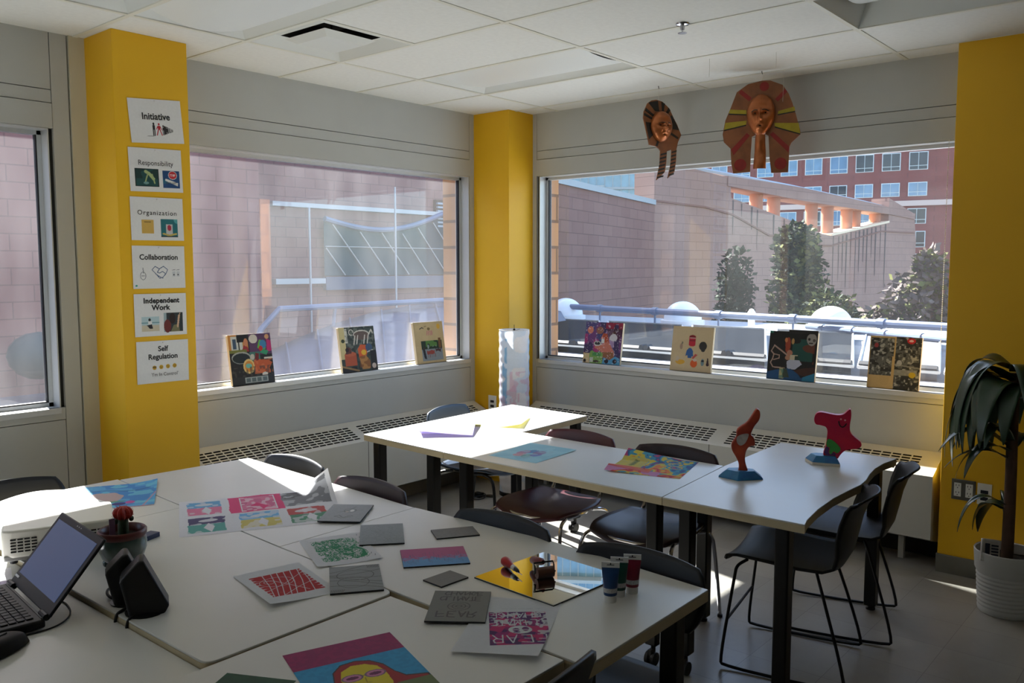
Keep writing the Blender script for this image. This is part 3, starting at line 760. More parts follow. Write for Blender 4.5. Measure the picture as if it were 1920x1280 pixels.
# glass tower at left, behind
t = thing('glass_tower', 'blue green glass apartment tower with balcony slabs behind the pink block wall', 'building', (0, 0, 0))
Mt = frame_of((58.5, 41.2, 0), -55)
M_tg = mat('blue green curtain glass', rgb(96, 138, 158), 0.06, noise=0.35, nscale=1.3, spec=0.9)
M_slab = mat('grey balcony slab', rgb(150, 160, 162), 0.7)
b = MB(); b.box((-9, 0, -10), (7, 10, 42), M_tg); o = b.build('curtain_wall', t, smooth=0); o.matrix_local = Mt
for k in range(17):
    z = -2.5 + k * 2.6
    b = MB(); b.box((-9.1, -.9, z), (1.0, .2, z + .28), M_slab); b.box((1.0, -.2, z), (7.1, .2, z + .2), M_slab); o = b.build('balcony_slab', t, smooth=0); o.matrix_local = Mt
b = MB()
for k in range(24): b.box((-8.9 + k * .66, -.06, -10), (-8.84 + k * .66, .02, 42), M_slab)
o = b.build('mullions', t, smooth=0); o.matrix_local = Mt

# flat roof with skylights, domes and pipes outside the right window
M_roofw = mat('pale roof membrane', rgb(160, 164, 168), 0.7, noise=0.12, nscale=1.5)
M_dpanel = mat('dark glazed skylight', rgb(30, 34, 40), 0.9, spec=.02, noise=0.2, nscale=1.0)
M_lpanel = mat('pale glazed skylight', rgb(104, 108, 116), 0.8, spec=.05, noise=0.1, nscale=1.0)
b = MB(); b.prism([(5.45, -4), (13.6, -4), (13.8, 3.5), (13.9, 10.9), (12.9, 10.5), (5.9, 4.86), (5.45, 4.86)], .35, .70, M_roofw); t = b.build('flat_roof', smooth=0); tag(t, 'pale flat roof just outside the right window', 'roof')
def skylight(pts, m, label, h=.10):
    c = Vector((sum(p[0] for p in pts) / 4, sum(p[1] for p in pts) / 4, .70))
    t = thing('roof_skylight', label, 'skylight', c, 0, 'glazed skylights on the flat roof')
    P = [Vector((p[0], p[1], 0)) - Vector((c.x, c.y, 0)) for p in pts]
    b = MB(); b.prism([tuple(p * .97)[:2] for p in P], .002, h - .02, m); b.build('glazing', t, smooth=0)
    b = MB()
    b.tube([p + Vector((0, 0, h - .02)) for p in P], .016, M_trimw, 6, closed=True); b.build('edge_frame', t)
    b = MB(); b.tube([P[0] * .98 + Vector((0, 0, h)), P[3] * .98 + Vector((0, 0, h))], .035, M_gasket, 6)
    for f in (.47, .53):
        q = P[0].lerp(P[3], f); b.tube([q + Vector((0, 0, h + .02)), q + Vector((.1, 0, h + .02))], .03, M_gasket, 6)
    b.build('gutter_pipe', t)
# near-left, far-left, far-right, near-right along the roof
ye = [9.0, 7.75, 6.25, 4.95, 3.75, 2.7, 1.5]
kinds = [M_dpanel, M_dpanel, M_dpanel, M_dpanel, M_lpanel, M_lpanel]
names = ['dark glazed roof skylight nearest the tan brick reveal', 'dark glazed roof skylight behind the gap between the red painted canvas and the pale canvas',
         'dark glazed roof skylight behind the pale canvas with stickers', 'dark glazed roof skylight left of the black painted canvas',
         'pale glazed roof skylight right of the black painted canvas', 'pale glazed roof skylight at the right edge of the right window']
for k in range(6):
    ya, yb = ye[k], ye[k + 1]
    skylight([(7.6, ya * .66 + .05), (11.4, ya - .05), (11.4, yb + .12), (7.6, yb * .66 + .10)], kinds[k], names[k])
M_dome = mat('white acrylic dome', rgb(240, 240, 238), 0.3, noise=0.03)
dm = None
for y, x, lab in [(9.45, 12.62, 'white skylight dome at the left edge of the right window'), (7.05, 12.62, 'white skylight dome above the pale canvas with stickers'), (4.55, 12.45, 'white skylight dome above the black painted canvas, nearest the bushes')]:
    if dm is None:
        dm = thing('skylight_dome', lab, 'skylight dome', (x, y, .70), 0, 'white roof domes')
        b = MB(); b.lathe([(.36, 0), (.36, .07), (.30, .08)], M_dome, 28); b.build('curb', dm)
        b = MB(); b.lathe([(.31 * math.cos(a), .08 + .30 * math.sin(a)) for a in np.linspace(0, PI / 2, 10)], M_dome, 28); b.build('dome', dm)
    else: dup(dm, (x, y, .70), 0, lab)
for (p, q, r, lab) in [((12.75, 10.4, .93), (10.9, 1.6, .93), .05, 'grey roof pipe running behind the white domes'), ((11.7, 4.6, .82), (9.9, 1.2, .82), .04, 'grey roof pipe nearer the window, right of the black canvas')]:
    t = thing('roof_pipe', lab, 'pipe', (0, 0, 0)); b = MB(); b.tube([p, q], r, M_rail, 10); b.build('pipe', t)
    n = 7
    for k in range(n):
        c = Vector(p).lerp(Vector(q), (k + .5) / n); d = (Vector(q) - Vector(p)).normalized()
        b = MB(); b.tube([c - d * .05, c + d * .05], r * 1.3, M_rail, 10); b.box((c.x - .012, c.y - .012, .70), (c.x + .012, c.y + .012, c.z), M_rail); b.build('bracket', t)
t = thing('roof_vent', 'small white roof vent pipe between the second and third domes', 'vent', (12.35, 5.72, .70))
b = MB(); b.lathe([(.14, 0), (.14, .02), (.05, .03), (.05, .22), (.065, .24), (.03, .30), (0, .31)], M_dome, 16); b.build('vent_stack', t)

# trees and bushes
def leaf_mat(n, c1, c2): return mat(n, c1, 0.7, noise=0, nscale=1.5, col2=c2, spec=.12)
M_l1 = leaf_mat('dark evergreen leaf', rgb(26, 38, 28), rgb(44, 60, 38)); M_l2 = leaf_mat('olive leaf', rgb(70, 80, 44), rgb(112, 112, 62)); M_l3 = leaf_mat('reddish grey leaf', rgb(60, 50, 50), rgb(128, 116, 108))
M_bark = mat('brown bark', rgb(84, 66, 52), 0.9, noise=0.3, nscale=12, bump=0.4)
def tree(name, label, loc, blobs, n, ls, m, m2=None, upright=.5):
    t = thing(name, label, 'tree' if name == 'tree' else 'bush', loc)
    b = MB()
    b.tube([(0, 0, -6 - loc[2] * 0), (.02, 0, -2), (.05, .02, 0), (0, 0, blobs[0][2])], [.16, .12, .08, .03], M_bark, 8)
    for (x, y, z, rx, rz) in blobs: b.tube([(0, 0, z - rz * 1.2), (x * .5, y * .5, z - rz * .4), (x, y, z)], [.05, .035, .015], M_bark, 6)
    b.build('trunk', t)
    b = MB()
    for i in range(n):
        bl = blobs[i % len(blobs)]
        d = Vector((random.gauss(0, 1), random.gauss(0, 1), random.gauss(0, 1))).normalized() * (random.random() ** .4)
        c = Vector((bl[0] + d.x * bl[3], bl[1] + d.y * bl[3], bl[2] + d.z * bl[4]))
        a = Vector((random.gauss(0, 1), random.gauss(0, 1), random.gauss(0, .6))).normalized(); q = a.cross(Vector((random.gauss(0, 1), random.gauss(0, 1), random.gauss(0, 1)))).normalized()
        s_ = ls * random.uniform(.6, 1.3)
        b.add([c, c + a * s_ * .5 + q * s_ * .28, c + a * s_, c + a * s_ * .5 - q * s_ * .28], [(0, 1, 2, 3)], m if (m2 is None or random.random() < .65) else m2)
    b.build('foliage', t, smooth=0)
tree('tree', 'dark evergreen tree before the pale gallery wall', (21.5, 8.7, -1.0), [(0, 0, 1.9, .75, 1.5), (.1, .1, 2.9, .6, .9), (-.1, -.1, .6, .95, 1.5), (0, -.2, -1.2, 1.0, 1.4)], 8000, .19, M_l1, M_l2)
tree('tree', 'slim dark evergreen tree left of the larger evergreen', (21.0, 10.2, -1.0), [(0, 0, 1.9, .5, 1.3), (0, .1, .4, .65, 1.4), (0, 0, -1.0, .7, 1.2)], 4200, .18, M_l1)
tree('bush', 'olive green bush right of the evergreen trees', (19.5, 7.1, -1.2), [(0, 0, 1.6, .7, .7), (.1, -.7, 1.1, .7, .8), (0, .6, 1.0, .6, .8), (0, -.2, .2, 1.0, 1.0)], 4600, .17, M_l2, M_l1)
tree('bush', 'reddish leaved bush at the right edge of the right window', (16.3, 4.45, -1.2), [(0, 0, 2.1, .6, .75), (.1, -.6, 1.8, .6, .75), (0, .5, 1.5, .6, .7), (0, -.9, 1.1, .7, .9), (.1, .1, .9, 1.0, .8), (0, -.2, 2.75, .25, .4)], 6500, .16, M_l3, M_l2)
b = MB(); b.box((-60, 4.9, -6.2), (200, 140, -6), mat('distant ground', rgb(120, 118, 108), .9, noise=.2, nscale=.3)); b.box((5.5, -120, -6.2), (200, 4.9, -6), MATS['distant ground']); tag(b.build('ground_outside', smooth=0), 'street level ground far below the windows', 'ground', kind='structure')
# ------------------------------------------------------------------ work tables
M_lam = mat('pale laminate', rgb(204, 204, 199), 0.30, noise=0.03, nscale=6, spec=0.5)
M_edge = mat('beige edge band', rgb(186, 172, 140), 0.45, noise=0.12, nscale=10)
M_leg = mat('black painted steel', rgb(13, 13, 14), 0.4, spec=.3, noise=0.2, nscale=30)
M_caster = mat('black caster rubber', rgb(16, 16, 17), 0.5)
TZ = 0.735
def tablebuild(label, pts, legs, casters=(), group='pale laminate work tables', round_c=(), TZ=TZ):
    """pts: outline of the top (world), legs: four leg centres (world)"""
    cx = sum(p[0] for p in pts) / len(pts); cy = sum(p[1] for p in pts) / len(pts)
    t = thing('work_table', label, 'table', (cx, cy, 0), 0, group)
    P = [(x - cx, y - cy) for x, y in pts]
    for k in sorted(round_c, reverse=True):
        p = Vector((*P[k], 0)); a = (Vector((*P[k - 1], 0)) - p).normalized(); c = (Vector((*P[(k + 1) % len(P)], 0)) - p).normalized(); r = .035
        arc = []
        for f in np.linspace(0, 1, 7):
            q = (p + a * r) * (1 - f) ** 2 + p * 2 * f * (1 - f) + (p + c * r) * f * f; arc.append((q.x, q.y))
        P[k:k + 1] = arc
    b = MB(); b.prism(P, TZ - .006, TZ, M_lam)
    o = b.build('tabletop', t, smooth=30, bevel=.0015)
    b = MB(); b.prism(P, TZ - .034, TZ - .006, M_edge); b.build('edge_band', t, smooth=30)
    hx = [x - cx for x, y in legs]; hy = [y - cy for x, y in legs]
    b = MB()
    L = [(x - cx, y - cy) for x, y in legs]
    mx_ = sum(p[0] for p in L) / 4; my_ = sum(p[1] for p in L) / 4; LI = [(mx_ + (p[0] - mx_) * .72, my_ + (p[1] - my_) * .72) for p in L]
    for i in range(4):
        a, c = LI[i], LI[(i + 1) % 4]
        n = (Vector((c[0], c[1], 0)) - Vector((a[0], a[1], 0))); ln = n.length; ang = math.degrees(math.atan2(n.y, n.x))
        b.box((0, -.015, TZ - .062), (ln, .015, TZ - .034), M_leg, Tm(a[0], a[1], 0, ang))
    b.build('apron_frame', t, smooth=0)
    for i, (x, y) in enumerate(L):
        z0 = .085 if i in casters else .02
        b = MB(); b.box((x - .027, y - .027, z0), (x + .027, y + .027, TZ - .034), M_leg); lg = b.build('leg', t, bevel=.006)
        b = MB()
        if i in casters:
            b.tube([(x, y, .085), (x, y, .06)], .010, M_caster, 8)
            for s_ in (-1, 1): b.tube([(x - .012, y + s_ * .014 - .007, .028), (x - .012, y + s_ * .014 + .007, .028)], .028, M_caster, 14)
            b.box((x - .03, y - .008, .03), (x + .006, y + .008, .068), M_caster); b.build('caster', lg)
        else:
            b.lathe([(.022, 0), (.022, .008), (.012, .012), (.012, .022)], M_caster, 12, (x, y, 0), close=True); b.build('glide', lg)
    return t
def rect(x0, y0, x1, y1): return [(x0, y0), (x1, y0), (x1, y1), (x0, y1)]
def inset(x0, y0, x1, y1, i=.06): return [(x0 + i, y0 + i), (x1 - i, y0 + i), (x1 - i, y1 - i), (x0 + i, y1 - i)]
tablebuild('work table under the laptop at the lower left corner', rect(.375, 1.775, 1.002, 3.048), inset(.375, 1.775, .996, 3.04), round_c=(1, 2), TZ=.716)
tablebuild('work table carrying the two black speakers and the cactus pot', [(1.004, 1.786), (1.583, 1.786), (1.602, 2.37), (1.642, 3.052), (1.004, 3.052)], inset(1.0, 1.79, 1.598, 3.046), round_c=(0, 1))
tablebuild('work table carrying the white projector near the left pillar', [(.375, 3.055), (1.644, 3.055), (1.682, 3.675), (.375, 3.675)], inset(.375, 3.056, 1.615, 3.675), (2,))
tablebuild('work table under the six colour print sheet, with a sunlit corner', [(1.607, 2.3715), (2.209, 2.3715), (2.285, 3.612), (1.686, 3.66)], inset(1.63, 2.40, 2.22, 3.60))
tablebuild('work table carrying the square mirror and the paint tubes', [(1.564, 1.106), (2.173, 1.118), (2.232, 1.74), (2.212, 2.3695), (1.607, 2.3695)], inset(1.59, 1.12, 2.17, 2.34, .07), (2,))
tablebuild('work table under the painted portrait, lowest in the photo', rect(.33, 1.17, 1.562, 1.778), inset(.33, 1.17, 1.556, 1.768, .08), TZ=.7318)
tablebuild('sunlit work table by the corner holding the purple and yellow papers', [(2.985, 2.992), (4.295, 3.053), (4.328, 3.686), (3.024, 3.642)], [(3.045, 3.12), (4.27, 3.12), (4.27, 3.60), (3.05, 3.54)], (1,))
tablebuild('work table under the blue flower painting and the marbled paper', [(2.952, 1.729), (3.605, 1.79), (3.632, 3.016), (2.985, 2.988)], [(3.02, 1.80), (3.555, 1.855), (3.57, 2.90), (3.035, 2.88)], (0,))
wv = [(2.955, 1.149), (3.02, 1.166), (3.18, 1.188), (3.37, 1.20), (3.52, 1.197), (3.66, 1.19), (3.76, 1.20), (3.87, 1.222), (4.0, 1.240), (4.13, 1.243), (4.275, 1.228)]
tablebuild('wavy edged work table holding the two painted sculptures', wv + [(4.285, 1.805), (3.606, 1.786), (2.952, 1.7265)], [(2.985, 1.235), (4.20, 1.30), (4.22, 1.745), (3.03, 1.655)], (3,))

# ------------------------------------------------------------------ chairs
def chair_mats(k):
    return {'navy': mat('navy black chair plastic', rgb(18, 21, 28), 0.42, spec=.4, bump=.08, bscale=500), 'maroon': mat('maroon chair plastic', rgb(66, 15, 25), 0.38, spec=.4, bump=.08, bscale=500),
            'slate': mat('slate blue chair plastic', rgb(46, 60, 78), 0.4, spec=.4, bump=.08, bscale=500), 'darkred': mat('dark brown red chair plastic', rgb(38, 16, 21), 0.4, spec=.4, bump=.08, bscale=500)}[k]
def sq(u, p): return math.copysign(abs(u) ** p, u)
def stack_chair(label, loc, rz, colour, metal, group=None, back_top=.785):
    """local +y is the way the sitter faces"""
    t = thing('stacking_chair', label, 'chair', (loc[0], loc[1], 0), rz, group)
    m = chair_mats(colour); mm = M_chrome if metal == 'chrome' else M_leg
    def disc(u, v): # square to rounded square
        a, c = 2 * u - 1, 2 * v - 1
        return a * math.sqrt(max(0, 1 - .30 * c * c)), c * math.sqrt(max(0, 1 - .30 * a * a))
    def seat(u, v):
        x, y = disc(u, v); X = .235 * x; Y = .22 * y
        z = .452 + .022 * x * x - .012 * math.cos(y * 1.4) - .035 * max(0, y - .45) ** 2 * 3 + .02 * max(0, -y - .5)
        return (X, Y, z)
    b = MB(); b.grid(seat, 18, 18, m); b.build('seat', t, smooth=60, solid=.012)
    def back(u, v):
        x, y = disc(u, v)
        Z = (.565 + back_top) / 2 + (back_top - .565) / 2 * y
        X = .235 * x * (1 + .03 * y); Y = -.245 - .045 * (Z - .56) / .22 - .03 * (1 - x * x) * 1.0 + .02
        return (X, Y, Z)
    b = MB(); b.grid(back, 20, 12, m, flip=True); b.build('backrest', t, smooth=60, solid=.012)
    b = MB()
    b.tube([(-.2, .2, .432), (-.205, -.18, .440), (.205, -.18, .440), (.2, .2, .432)], .009, mm, 8, closed=True, sm=2); b.build('seat_frame', t)
    for s_ in (-1, 1):
        b = MB(); b.tube([(s_ * .20, .12, .436), (s_ * .222, .19, .425), (s_ * .235, .215, .35), (s_ * .248, .235, .008)], .009, mm, 8, sm=2); b.lathe([(.012, 0), (.012, .012)], M_caster, 10, (s_ * .248, .235, 0), close=True); b.build('leg', t)
        b = MB(); b.tube([(s_ * .20, -.10, .438), (s_ * .225, -.19, .425), (s_ * .235, -.22, .35), (s_ * .248, -.265, .008)], .009, mm, 8, sm=2); b.lathe([(.012, 0), (.012, .012)], M_caster, 10, (s_ * .248, -.265, 0), close=True); b.build('leg', t)
        b = MB(); b.tube([(s_ * .15, -.12, .436), (s_ * .155, -.225, .445), (s_ * .15, -.262, .52), (s_ * .145, -.292, .68)], .009, mm, 8, sm=2); b.build('back_upright', t)
    return t
CG = None
stack_chair('navy black chair behind the sunlit corner of the print sheet table', (2.035, 3.27), 90, 'navy', 'black')
stack_chair('dark brown red chair at the edge of the print sheet table', (1.98, 2.68), 90, 'darkred', 'black')
stack_chair('navy black chair nearest the blank grey carving plates', (1.955, 1.945), 90, 'navy', 'chrome')
stack_chair('navy black chair behind the three paint tubes', (1.94, 1.365), 92, 'navy', 'chrome')
stack_chair('bright maroon chair beside the blue flower painting', (3.385, 2.64), 90, 'maroon', 'chrome')
stack_chair('dark brown red chair behind the marbled paper', (3.37, 2.05), 92, 'darkred', 'chrome')
stack_chair('slate blue chair in the corner by the paper lamp', (3.84, 3.49), 190, 'slate', 'black')
stack_chair('navy black chair behind the projector at the left edge', (1.28, 3.52), 181, 'navy', 'black')
stack_chair('black chair at the bottom edge of the photo, below the purple print', (1.36, 1.36), 5, 'navy', 'black')

M_shell = mat('black shell plastic', rgb(24, 25, 27), 0.5, spec=.35, bump=.06, bscale=600)
def shell_chair(label, loc, rz):
    t = thing('shell_chair', label, 'chair', (loc[0], loc[1], 0), rz, 'black shell chairs by the wavy table')
    prof = [(.245, .425), (.235, .447), (.19, .458), (.08, .452), (-.05, .440), (-.14, .438), (-.195, .458), (-.222, .51), (-.238, .58), (-.252, .65), (-.272, .71), (-.30, .745), (-.318, .757)]
    wid = [.20, .22, .232, .236, .232, .222, .206, .196, .195, .202, .206, .196, .165]
    def surf(u, v):
        k = v * (len(prof) - 1); i = min(int(k), len(prof) - 2); f = k - i
        y = prof[i][0] * (1 - f) + prof[i + 1][0] * f; z = prof[i][1] * (1 - f) + prof[i + 1][1] * f; w = wid[i] * (1 - f) + wid[i + 1] * f
        a = 2 * u - 1; bk = min(1, max(0, (v - .42) / .25))
        c = a * a
        return (a * w, y + .055 * c * bk, z + .025 * c * (1 - bk) + (-.018 * c * c * bk if v > .9 else 0))
    b = MB(); b.grid(surf, 16, 36, M_shell); b.build('seat_shell', t, smooth=80, solid=.010)
    r = .0065
    for s_ in (-1, 1):
        b = MB()
        b.tube([(s_ * .13, .17, .437), (s_ * .185, .20, .425), (s_ * .195, .205, .38), (s_ * .232, .25, .03), (s_ * .236, .235, .008), (s_ * .236, -.22, .008), (s_ * .234, -.245, .03), (s_ * .19, -.13, .40), (s_ * .15, -.11, .432)], r, M_leg, 8, sm=2)
        b.build('sled_leg', t)
    b = MB(); b.tube([(-.214, .228, .20), (.214, .228, .20)], r * .9, M_leg, 8); b.build('cross_rod', t)
    return t
shell_chair('nearer black shell chair tucked at the wavy table', (3.45, 1.375), 11)
shell_chair('farther black shell chair, between the nearer shell chair and the radiator', (3.985, 1.375), 14)
# ------------------------------------------------------------------ things standing on the tables
def zmap(pts, ox, oy, k, sx=1.0): return [((x - ox) * k * sx, (oy - y) * k) for x, y in pts]
XZF = Matrix(((1, 0, 0, 0), (0, 0, -1, 0), (0, 1, 0, 0), (0, 0, 0, 1)))   # outline (x, z) facing -y; prism z0..z1 becomes y = -z1..-z0
def smooth_poly(pts, n=2):
    P = [Vector((p[0], p[1])) for p in pts]
    for _ in range(n):
        Q = []
        for i in range(len(P)):
            a, b = P[i], P[(i + 1) % len(P)]; Q += [a * .75 + b * .25, a * .25 + b * .75]
        P = Q
    return [(p.x, p.y) for p in P]
# laptop
M_lap = mat('black laptop plastic', rgb(20, 20, 22), 0.5, spec=.25)
M_key = mat('laptop key', rgb(24, 25, 28), 0.5, spec=.25)
M_bezel = mat('dark grey bezel', rgb(28, 29, 33), 0.45, spec=.25)
M_disp = mat('lit bluish display', rgb(18, 22, 32), 0.2, noise=.15, nscale=5, spec=.3, emit=rgb(92, 116, 164), estr=.13)  # bluish tone comes partly from weak emission
t = thing('laptop', 'open black laptop with a bluish screen at the left edge', 'laptop', (.879, 2.499, .716), -95.7)
b = MB(); b.box((-.18, -.25, .004), (.18, .0, .026), M_lap); b.build('base', t, bevel=.005)
b = MB()
for i in range(14):
    for j in range(6):
        x = -.155 + i * .0224; y = -.03 - j * .0195
        b.box((x, y - .0085, .026), (x + .0195, y + .0085, .0295), M_key)
b.build('keyboard', t, bevel=.0015)
b = MB(); b.box((-.17, -.008, .026), (.17, -.002, .028), M_bezel)
for s_ in (-1, 1): b.tube([(s_ * .13, .004, .028), (s_ * .175, .004, .028)], .009, M_lap, 10)
b.build('hinge', t)
Mlid = Tm(0, .006, .03, 0, -40)
b = MB(); b.box((-.18, 0, 0), (.18, .009, .228), M_bezel, Mlid); o = b.build('screen_lid', t, bevel=.003)
b = MB(); b.box((-.160, -.0012, .034), (.160, 0, .208), M_disp, Mlid); d = b.build('display', t, smooth=0)
b = MB()
for k in range(3): b.box((-.02 + k * .016, -.0014, .217), (-.017 + k * .016, 0, .220), M_alu, Mlid)
b.box((-.172, -.0014, .020), (-.140, 0, .026), M_alu, Mlid)
b.build('camera_strip', t, smooth=0)
# dark rounded device at the left edge and the laptop cable
t = thing('computer_mouse', 'black rounded computer mouse in front of the laptop at the left edge', 'mouse', (.735, 2.262, .716), 30)
b = MB()
def ms(u, v):
    a, c = 2 * u - 1, 2 * v - 1
    x, y = a * math.sqrt(max(0, 1 - .4 * c * c)), c * math.sqrt(max(0, 1 - .4 * a * a)); r2_ = min(1, (a ** 4 + c ** 4))
    return (.075 * x, .04 * y, .004 + .036 * (1 - r2_) ** .45 * (1 - .25 * x))
b.grid(ms, 18, 14, M_lap); b.build('mouse_shell', t, smooth=80)
b = MB(); b.tube([(-.06, 0, .031), (-.02, 0, .042), (.02, 0, .040)], .002, M_gasket, 6); b.build('button_seam', t)
t = thing('power_cable', 'thin grey cable curling beside the laptop on the table', 'cable', (.9, 2.4, .716))
b = MB(); b.tube([(.0, .0, .012), (.03, .07, .006), (.059, .09, .003), (.067, .05, .003), (.044, -.039, .003), (-.012, -.093, .003), (-.083, -.092, .003), (-.16, -.07, .003)], .0022, M_bezel, 6, sm=3); b.build('cord', t)

# projector
M_prj = mat('white projector shell', rgb(226, 224, 212), 0.4)
M_prjg = mat('grey projector trim', rgb(150, 150, 146), 0.4)
t = thing('projector', 'white projector behind the laptop, half in sunlight', 'projector', (1.135, 2.905, TZ), -21.7)
b = MB(); b.prism(smooth_poly([(-.16, -.12), (.16, -.12), (.16, .12), (-.16, .12)], 1) if False else [(-.16, -.105), (-.13, -.12), (.13, -.12), (.16, -.105), (.16, .11), (.15, .12), (-.15, .12), (-.16, .11)], .022, .108, M_prj); b.build('shell', t, bevel=.008, seg=3)
b = MB(); b.box((-.155, -.116, .012), (.155, .115, .03), M_prjg); b.build('base_trim', t, bevel=.004)
for cx_ in (.085, -.1):
    b = MB()
    for i in range(4):
        for j in range(5): b.box((cx_ - .035 + i * .019, -.1215, .040 + j * .0095), (cx_ - .035 + i * .019 + .015, -.119, .0445 + j * .0095), M_dark)
    b.build('vent', t, smooth=0)
b = MB(); b.box((.03, -.1212, .030), (.05, -.119, .040), M_prjg); b.build('front_sensor', t)
b = MB()
for x, y in ((-.13, -.09), (.13, -.09), (0, .09)): b.lathe([(.012, 0), (.012, .014)], M_caster, 12, (x, y, 0), close=True)
b.build('rubber_feet', t)
t = thing('card_box', 'small navy blue card lying behind the cactus pot', 'card', (1.372, 2.785, TZ), 20)
b = MB(); b.box((-.03, -.02, 0), (.03, .02, .016), mat('navy card', rgb(28, 44, 82), .5)); b.build('card', t, bevel=.001)

# cactus in its pot
M_glz = mat('grey green glazed pot', rgb(70, 88, 82), 0.18, noise=.35, nscale=35, spec=.7, coat=.4, bump=.15, bscale=60)
M_mar = mat('maroon pot rim', rgb(84, 30, 26), 0.35, noise=.2, nscale=12)
M_soil = mat('dark potting soil', rgb(42, 30, 24), 0.95, noise=.4, nscale=90, bump=.6, bscale=150)
t = thing('cactus_pot', 'grey green glazed pot with maroon rim holding a red topped cactus', 'potted cactus', (1.192, 2.588, TZ), 0)
b = MB(); b.lathe([(0, .014), (.046, .014), (.060, .03), (.069, .055), (.070, .075), (.066, .093)], M_glz, 36); b.build('pot', t, smooth=50)
b = MB(); b.lathe([(.066, .092), (.070, .098), (.071, .112), (.067, .116), (.062, .112), (.060, .085)], M_mar, 36); b.build('pot_rim', t, smooth=50)
for k in range(3):
    a = 2 * PI * k / 3 + .5; b = MB(); b.sphere((.045 * math.cos(a), .045 * math.sin(a), .012), .014, M_glz, 10, 8); b.build('pot_foot', t)
b = MB(); b.grid(lambda u, v: (.0615 * v * math.cos(2 * PI * u), .0615 * v * math.sin(2 * PI * u), .088 + .004 * math.sin(9 * u) * v), 24, 5, M_soil); b.build('soil', t)
M_cst = mat('dark green cactus stem', rgb(44, 62, 38), .6, bump=.3, bscale=80); M_cred = mat('red cactus flesh', rgb(178, 40, 30), .5, noise=.3, nscale=60, bump=.4, bscale=120)
b = MB(); b.lathe([(.014, .085), (.016, .10), (.015, .145), (.010, .150)], M_cst, 14, (.004, .0, 0)); stem = b.build('stem', t)
b = MB(); b.grid(lambda u, v: ((.004 + (.026 + .004 * math.cos(20 * PI * u)) * math.sin(PI * v) * math.cos(2 * PI * u)), (.026 + .004 * math.cos(20 * PI * u)) * math.sin(PI * v) * math.sin(2 * PI * u), .163 - .022 * math.cos(PI * v)), 60, 12, M_cred); top = b.build('red_top', t)
b = MB()
for k in range(40):
    a = random.random() * 2 * PI; q = random.random(); c = Vector((.004 + .027 * math.cos(a) * math.sin(.3 + q * 1.6), .027 * math.sin(a) * math.sin(.3 + q * 1.6), .163 + .022 * math.cos(.3 + q * 1.6)))
    d = (c - Vector((.004, 0, .163))).normalized() * .006; b.tube([c, c + d], .0006, M_cred, 4)
b.build('spines', top)
for s_ in (-1, 1): b = MB(); b.sphere((.004 + s_ * .024, -.004, .142), .008, M_cst, 8, 6, sc=(1, .8, 1.1)); b.build('offset_shoot', t)
b = MB(); b.box((-.044, -.012, .09), (-.026, -.010, .156), mat('purple plant tag', rgb(96, 70, 92), .4)); b.build('plant_tag', t)

# two small speakers
M_spk = mat('matt black speaker', rgb(12, 12, 13), 0.45, spec=.35)
def speaker(label, x, y, rz, sc):
    t = thing('desktop_speaker', label, 'speaker', (x, y, TZ), rz, None)
    P = [(-.0436, 0), (.042, 0), (.0545, .022), (-.004, .147), (-.012, .151), (-.020, .147), (-.061, .106), (-.0635, .098)]
    P = [(px * sc, pz * sc) for px, pz in P]
    b = MB(); b.prism(P, -.036 * sc, .036 * sc, M_spk, XZF); b.build('cabinet', t, bevel=.006, seg=3)
    b = MB(); Q = [(-.069, .122), (-.0685, .128), (-.060, .144), (-.0475, .032), (-.0490, .030)]
    b.prism([(-.0465 * sc, .008 * sc), (-.0650 * sc, .096 * sc), (-.060 * sc, .097 * sc), (-.0415 * sc, .009 * sc)], -.030 * sc, .030 * sc, mat('grey speaker cloth', rgb(84, 86, 92), .8, bump=.4, bscale=900), XZF); b.build('grille_cloth', t)
    b = MB(); b.lathe([(.05 * sc, -.001), (.052 * sc, .004), (.03 * sc, .008)], M_spk, 20, (-.005 * sc, 0, 0)); b.build('foot_ring', t)
    return t
speaker('nearer black desktop speaker tilted on its foot at the table seam', 1.066, 2.185, -27, 1.0)
speaker('farther black desktop speaker, standing before the cactus pot', 1.072, 2.290, -24, .95)
t = thing('speaker_cable', 'black speaker cables coiled and hanging over the table edge', 'cable', (1.04, 2.3, TZ))
b = MB(); b.tube([(.03, .06, .004), (.015, .085, .02), (-.005, .06, .012), (.0, .02, .004), (.025, .03, .018), (.02, .07, .008)], .004, M_spk, 8, closed=True, sm=2); b.build('coil', t)
for (x, y) in ((-.028, -.07), (-.026, -.13)):
    b = MB(); b.tube([(x + .04, y + .02, .006), (x + .008, y, .006), (x - .010, y - .003, .002), (x - .0155, y - .003, -.02), (x - .0155, y - .002, -.06)], .004, M_spk, 8, sm=2); b.build('hanging_cord', t)

# mirror with carving knife and brayer
M_mir = mat('mirror silver', (0.9, 0.92, 0.91), 0.0, metal=1.0)
t = thing('mirror', 'square frameless mirror tile lying flat, reflecting the yellow pillar', 'mirror', (1.951, 1.522, TZ), -3.5)
b = MB(); b.box((-.153, -.155, 0), (.153, .155, .004), mat('dark mirror back', rgb(40, 50, 48), .3)); b.build('backing', t)
b = MB(); b.box((-.1525, -.1545, .004), (.1525, .1545, .0052), M_mir); b.build('silvered_face', t, smooth=0)
ZM = TZ + .0054
M_redg = mat('glossy red plastic', rgb(170, 14, 20), 0.28, spec=.3); M_wht = mat('white ferrule', rgb(214, 210, 206), .3)
t = thing('carving_knife', 'lino carving knife with a red bulb handle lying on the mirror', 'carving tool', (1.925, 1.655, ZM), -113)
Mx = Tm(0, 0, .015, 0, 0, 92)
b = MB(); b.lathe([(0, -.035), (.009, -.033), (.0145, -.022), (.0145, -.008), (.010, .014), (.0075, .030)], M_redg, 20, M=Mx); b.build('handle', t, smooth=60)
